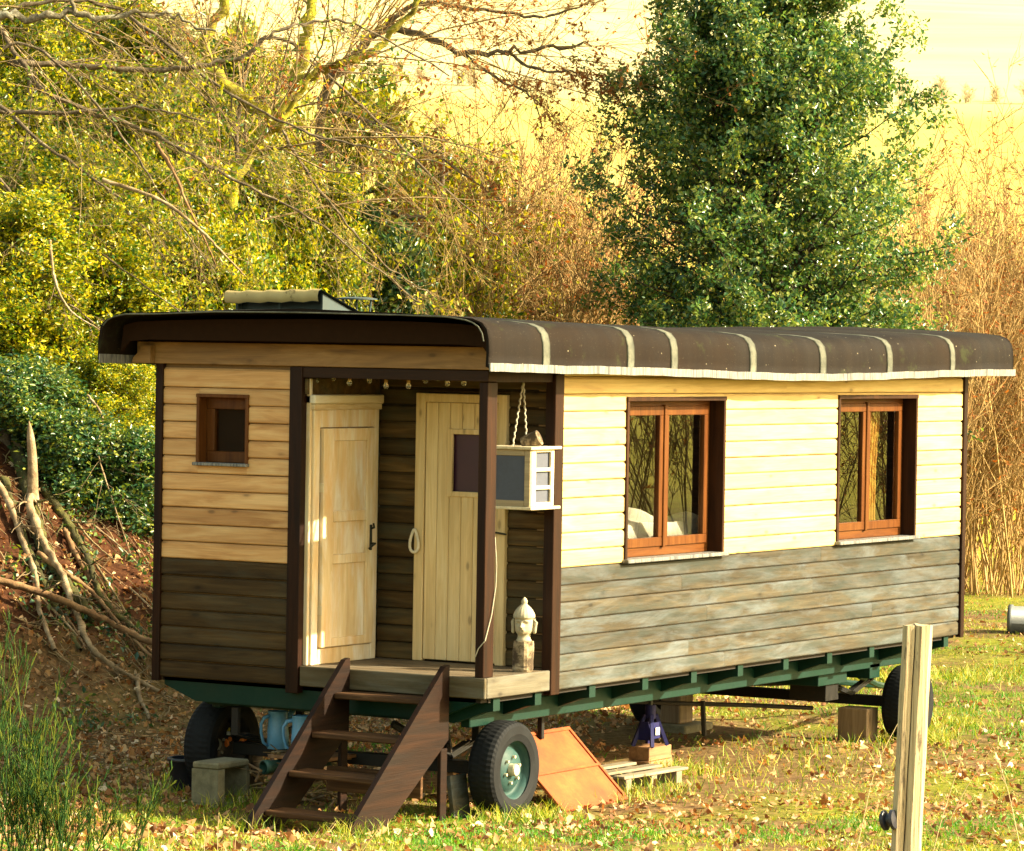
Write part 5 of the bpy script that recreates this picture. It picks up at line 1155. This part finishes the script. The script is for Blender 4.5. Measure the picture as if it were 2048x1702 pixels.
# taller tufts at the foot of things
tx = []; ty = []
for (cx_, cy_, r_, n) in ((.5, -.05, .45, 500), (-1.2, .3, .3, 260), (bx+.2, by-.02, .3, 260), (7.3, -.05, .4, 500), (3.9, .55, .35, 420), (2.3, -.1, .5, 300), (p[0], p[1], .3, 160), (-1.2, 1.2, .3, 200), (4.6, .1, 1.6, 350), (6.0, .3, 1.2, 300), (8.6, .6, .9, 500), (12.0, 3.0, 1.4, 1500), (14, 2.2, 1.2, 900)):
    tx.append(cx_+rg.normal(size=n)*r_*.6); ty.append(cy_+rg.normal(size=n)*r_*.35)
tx = np.concatenate(tx); ty = np.concatenate(ty); o = mk('grass', *blades(tx, ty, rg.uniform(.05, .19, len(tx)), np.full(len(tx), .004), .5), MATS['grass_blade'], base=(0, 0, -.9)); setp(o, 'taller grass tufts at the feet of wheels, steps and blocks', 'grass', kind='stuff')
# fallen leaves, lobed and curled
def litter(rng, pos):
    n = len(pos); nr = rng.normal(size=(n, 3))*.55; nr[:, 2] += 1.1; nr = unit(nr); ax = unit(np.cross(nr, rng.normal(size=(n, 3)))); sd = np.cross(nr, ax)
    s_ = (.026+.046*rng.random(n)**1.5)[:, None]; w = rng.uniform(.28, .5, (n, 1)); c1 = rng.normal(0, .22, (n, 1)); c2 = rng.normal(.08, .2, (n, 1)); c3 = rng.normal(.08, .2, (n, 1))
    P_ = [pos, pos+s_*(ax*.35+sd*w+nr*c2), pos+s_*(ax*.62+sd*w*.55+nr*c1), pos+s_*(ax*.85+sd*w*.5+nr*(c1+c2)), pos+s_*(ax*1.15+nr*c1*1.6), pos+s_*(ax*.8-sd*w*.6+nr*c3), pos+s_*(ax*.38-sd*w+nr*c3)]
    V = np.stack(P_, 1); b = np.arange(n)[:, None]*7
    return V.reshape(-1, 3), np.concatenate([b+[0, 2, 1], b+[0, 4, 2], b+[2, 4, 3], b+[0, 5, 4], b+[0, 6, 5]], 0)
x, y, u = ground_points(100000, 16, 58, 1.4); d2 = np.clip(.55+.5*patch(x, y, .8, 4.0), .08, 1.3)*np.where(x > 8.5, .5, 1)*np.where((y > 3.2) & (x < 10), 5.5, 1)*np.where(under(x, y), .8, 1)
k = rg.random(len(x)) < d2*.75; x, y = x[k], y[k]; z = terrain(x, y)+rg.uniform(.0, .028, len(x))
xb, yb, ub = ground_points(42000, 26, 42); kb = (yb > 2.6) & (xb < 9) & (bankf(xb, yb) < 1.4) & (rg.random(len(xb)) < np.clip(.75+.3*patch(xb, yb, 1.2, 3), .15, 1)); xb, yb = xb[kb], yb[kb]
x = np.r_[x, xb]; y = np.r_[y, yb]; z = np.r_[z, terrain(xb, yb)+rg.uniform(.0, .03, len(xb))]
V, f = litter(rg, np.stack([x, y, z], -1)); o = mk('fallen_leaves', V, f, MATS['litter_leaf'], base=(0, 0, -.9)); setp(o, 'tan dead leaves scattered over the grass and bank', 'leaf litter', kind='stuff')

# twigs lying on the bank
x, y, u = ground_points(9000, 27, 44); k = (y > 3.8) & (x < 9) & (rg.random(len(x)) < .5); x, y = x[k], y[k]; n = len(x); a = rg.uniform(0, 6.28, n); L_ = rg.uniform(.1, .55, n)
P_ = np.empty((n, 5, 3))
for i, t in enumerate(np.linspace(-.5, .5, 5)): P_[:, i, 0] = x+np.cos(a)*L_*t+rg.normal(0, .012, n); P_[:, i, 1] = y+np.sin(a)*L_*t+rg.normal(0, .012, n); P_[:, i, 2] = terrain(P_[:, i, 0], P_[:, i, 1])+.02+rg.uniform(0, .04, n)
tw = tubes(P_, np.linspace(1, .5, 5)[None]*rg.uniform(.002, .007, (n, 1)), 4); o = mk('twig_litter', tw[0], tw[1], MATS['twig_grey'], base=(0, 6, -.9)); setp(o, 'small dead twigs strewn over the red bank', 'twigs', kind='stuff')

# ivy creeping over the bank
x, y, u = ground_points(60000, 30, 44); k = (y > 5.6) & (x < 8) & (patch(x, y, 1.1, 1.0) > .35); x, y = x[k][:14000], y[k][:14000]
o = mk('ivy', *leaves(rg, np.stack([x, y, terrain(x, y)+rg.uniform(.01, .10, len(x))], -1), .06, .6, np.array([0, -.6, 0])), MATS['thicket_leaf_dark'], base=(0, 6, -.9)); setp(o, 'dark ivy patches creeping over the red bank', 'ivy', kind='stuff')

# broom bush
def broom(label, px, u, H, n, seed, lean):
    rng = np.random.default_rng(seed); q = rootpt(px, u, 1500); q[2] += .1; o = thing('broom_bush', q, label, 'bush', None)
    b = q+np.concatenate([rng.normal(size=(n, 2))*.16, np.zeros((n, 1))], 1); d = np.concatenate([rng.normal(size=(n, 2))*.20+np.array(lean), np.ones((n, 1))], 1)
    S = walk(rng, b, d, H*rng.uniform(.45, 1.1, n), 10, .05, (0, 0, .02)); R_ = np.linspace(1, .3, 10)[None]*np.full((n, 1), .0045); C, Rc = sprout(rng, S, R_, 9, .32, (.15, .5), 5, .06, (0, 0, .08), .3, .75, .5, .08); D, Rd = sprout(rng, C, Rc, 3, .6, (.15, .45), 4, .06, (0, 0, .06), .1, .8, .6, .05)
    mk('stems', *tubes(S, R_, 4), MATS['broom_stem'], o); mk('sprigs', *merge([tubes(C, np.maximum(Rc, .0026), 3), tubes(D, np.maximum(Rd, .0022), 3)]), MATS['broom_stem'], o); return o
broom('dense green broom bush below the fallen branches', 55, 23.2, .92, 60, 301, (0, 0))
broom('tall feathery broom bush at the foot of the red bank', -40, 25.8, 1.45, 46, 302, (0, 0))
broom('low sparse broom sprig in front of the dense broom', 175, 23.0, .62, 22, 303, (.1, -.1))
# dry stalks
def stalk(label, lst, r, group=None, head=False):
    pts = pcurve(lst, 14); g = [tubes(pts[None], np.linspace(r, r*.45, 14)[None], 5)]
    if head:
        rng = np.random.default_rng(int(lst[0][0])); C, Rc = sprout(rng, pts[None, 9:], np.full((1, 5), r*.6), 12, .35, (.2, .6), 4, .1, (0, 0, 0), .2, .8, .6, .03); g.append(tubes(C, Rc, 3))
    V, f = merge(g); o = mk('dry_stalk', V, f, MATS['straw'], None, True, base=pts[0]); setp(o, label, 'grass stalk', group)
stalk('long pale dry stalk bending against the fence post', [(1690, 1790, 18), (1722, 1660, 18), (1750, 1540, 18), (1795, 1448, 18.05)], .0034)
stalk('pale dry stalk leaning just beyond the fence post', [(1850, 1770, 19), (1880, 1650, 19), (1905, 1570, 19), (1928, 1500, 19)], .0034)
stalk('thin golden stalk bowing towards the fence post', [(1900, 1640, 21), (1930, 1580, 21), (1962, 1530, 21), (1988, 1488, 21)], .0026)
stalk('dry seeded stalk with a tufted head', [(2062, 1790, 18.5), (2035, 1670, 18.5), (2018, 1590, 18.5), (2000, 1532, 18.5)], .0034, None, True)
for i, (a, b_, c_, d_) in enumerate([(408, 1730, 414, 1640), (436, 1730, 438, 1625), (302, 1720, 296, 1645), (590, 1730, 640, 1655), (600, 1735, 672, 1640), (700, 1740, 770, 1640), (648, 1730, 690, 1665), (470, 1720, 474, 1660)]):
    stalk('short pale dry stalk rising from the grass before the steps', [(a, b_, 23.5), ((a+c_)/2-2, (b_+d_)/2, 23.5), (c_, d_, 23.5)], .0030, 'dry stalks before the steps')
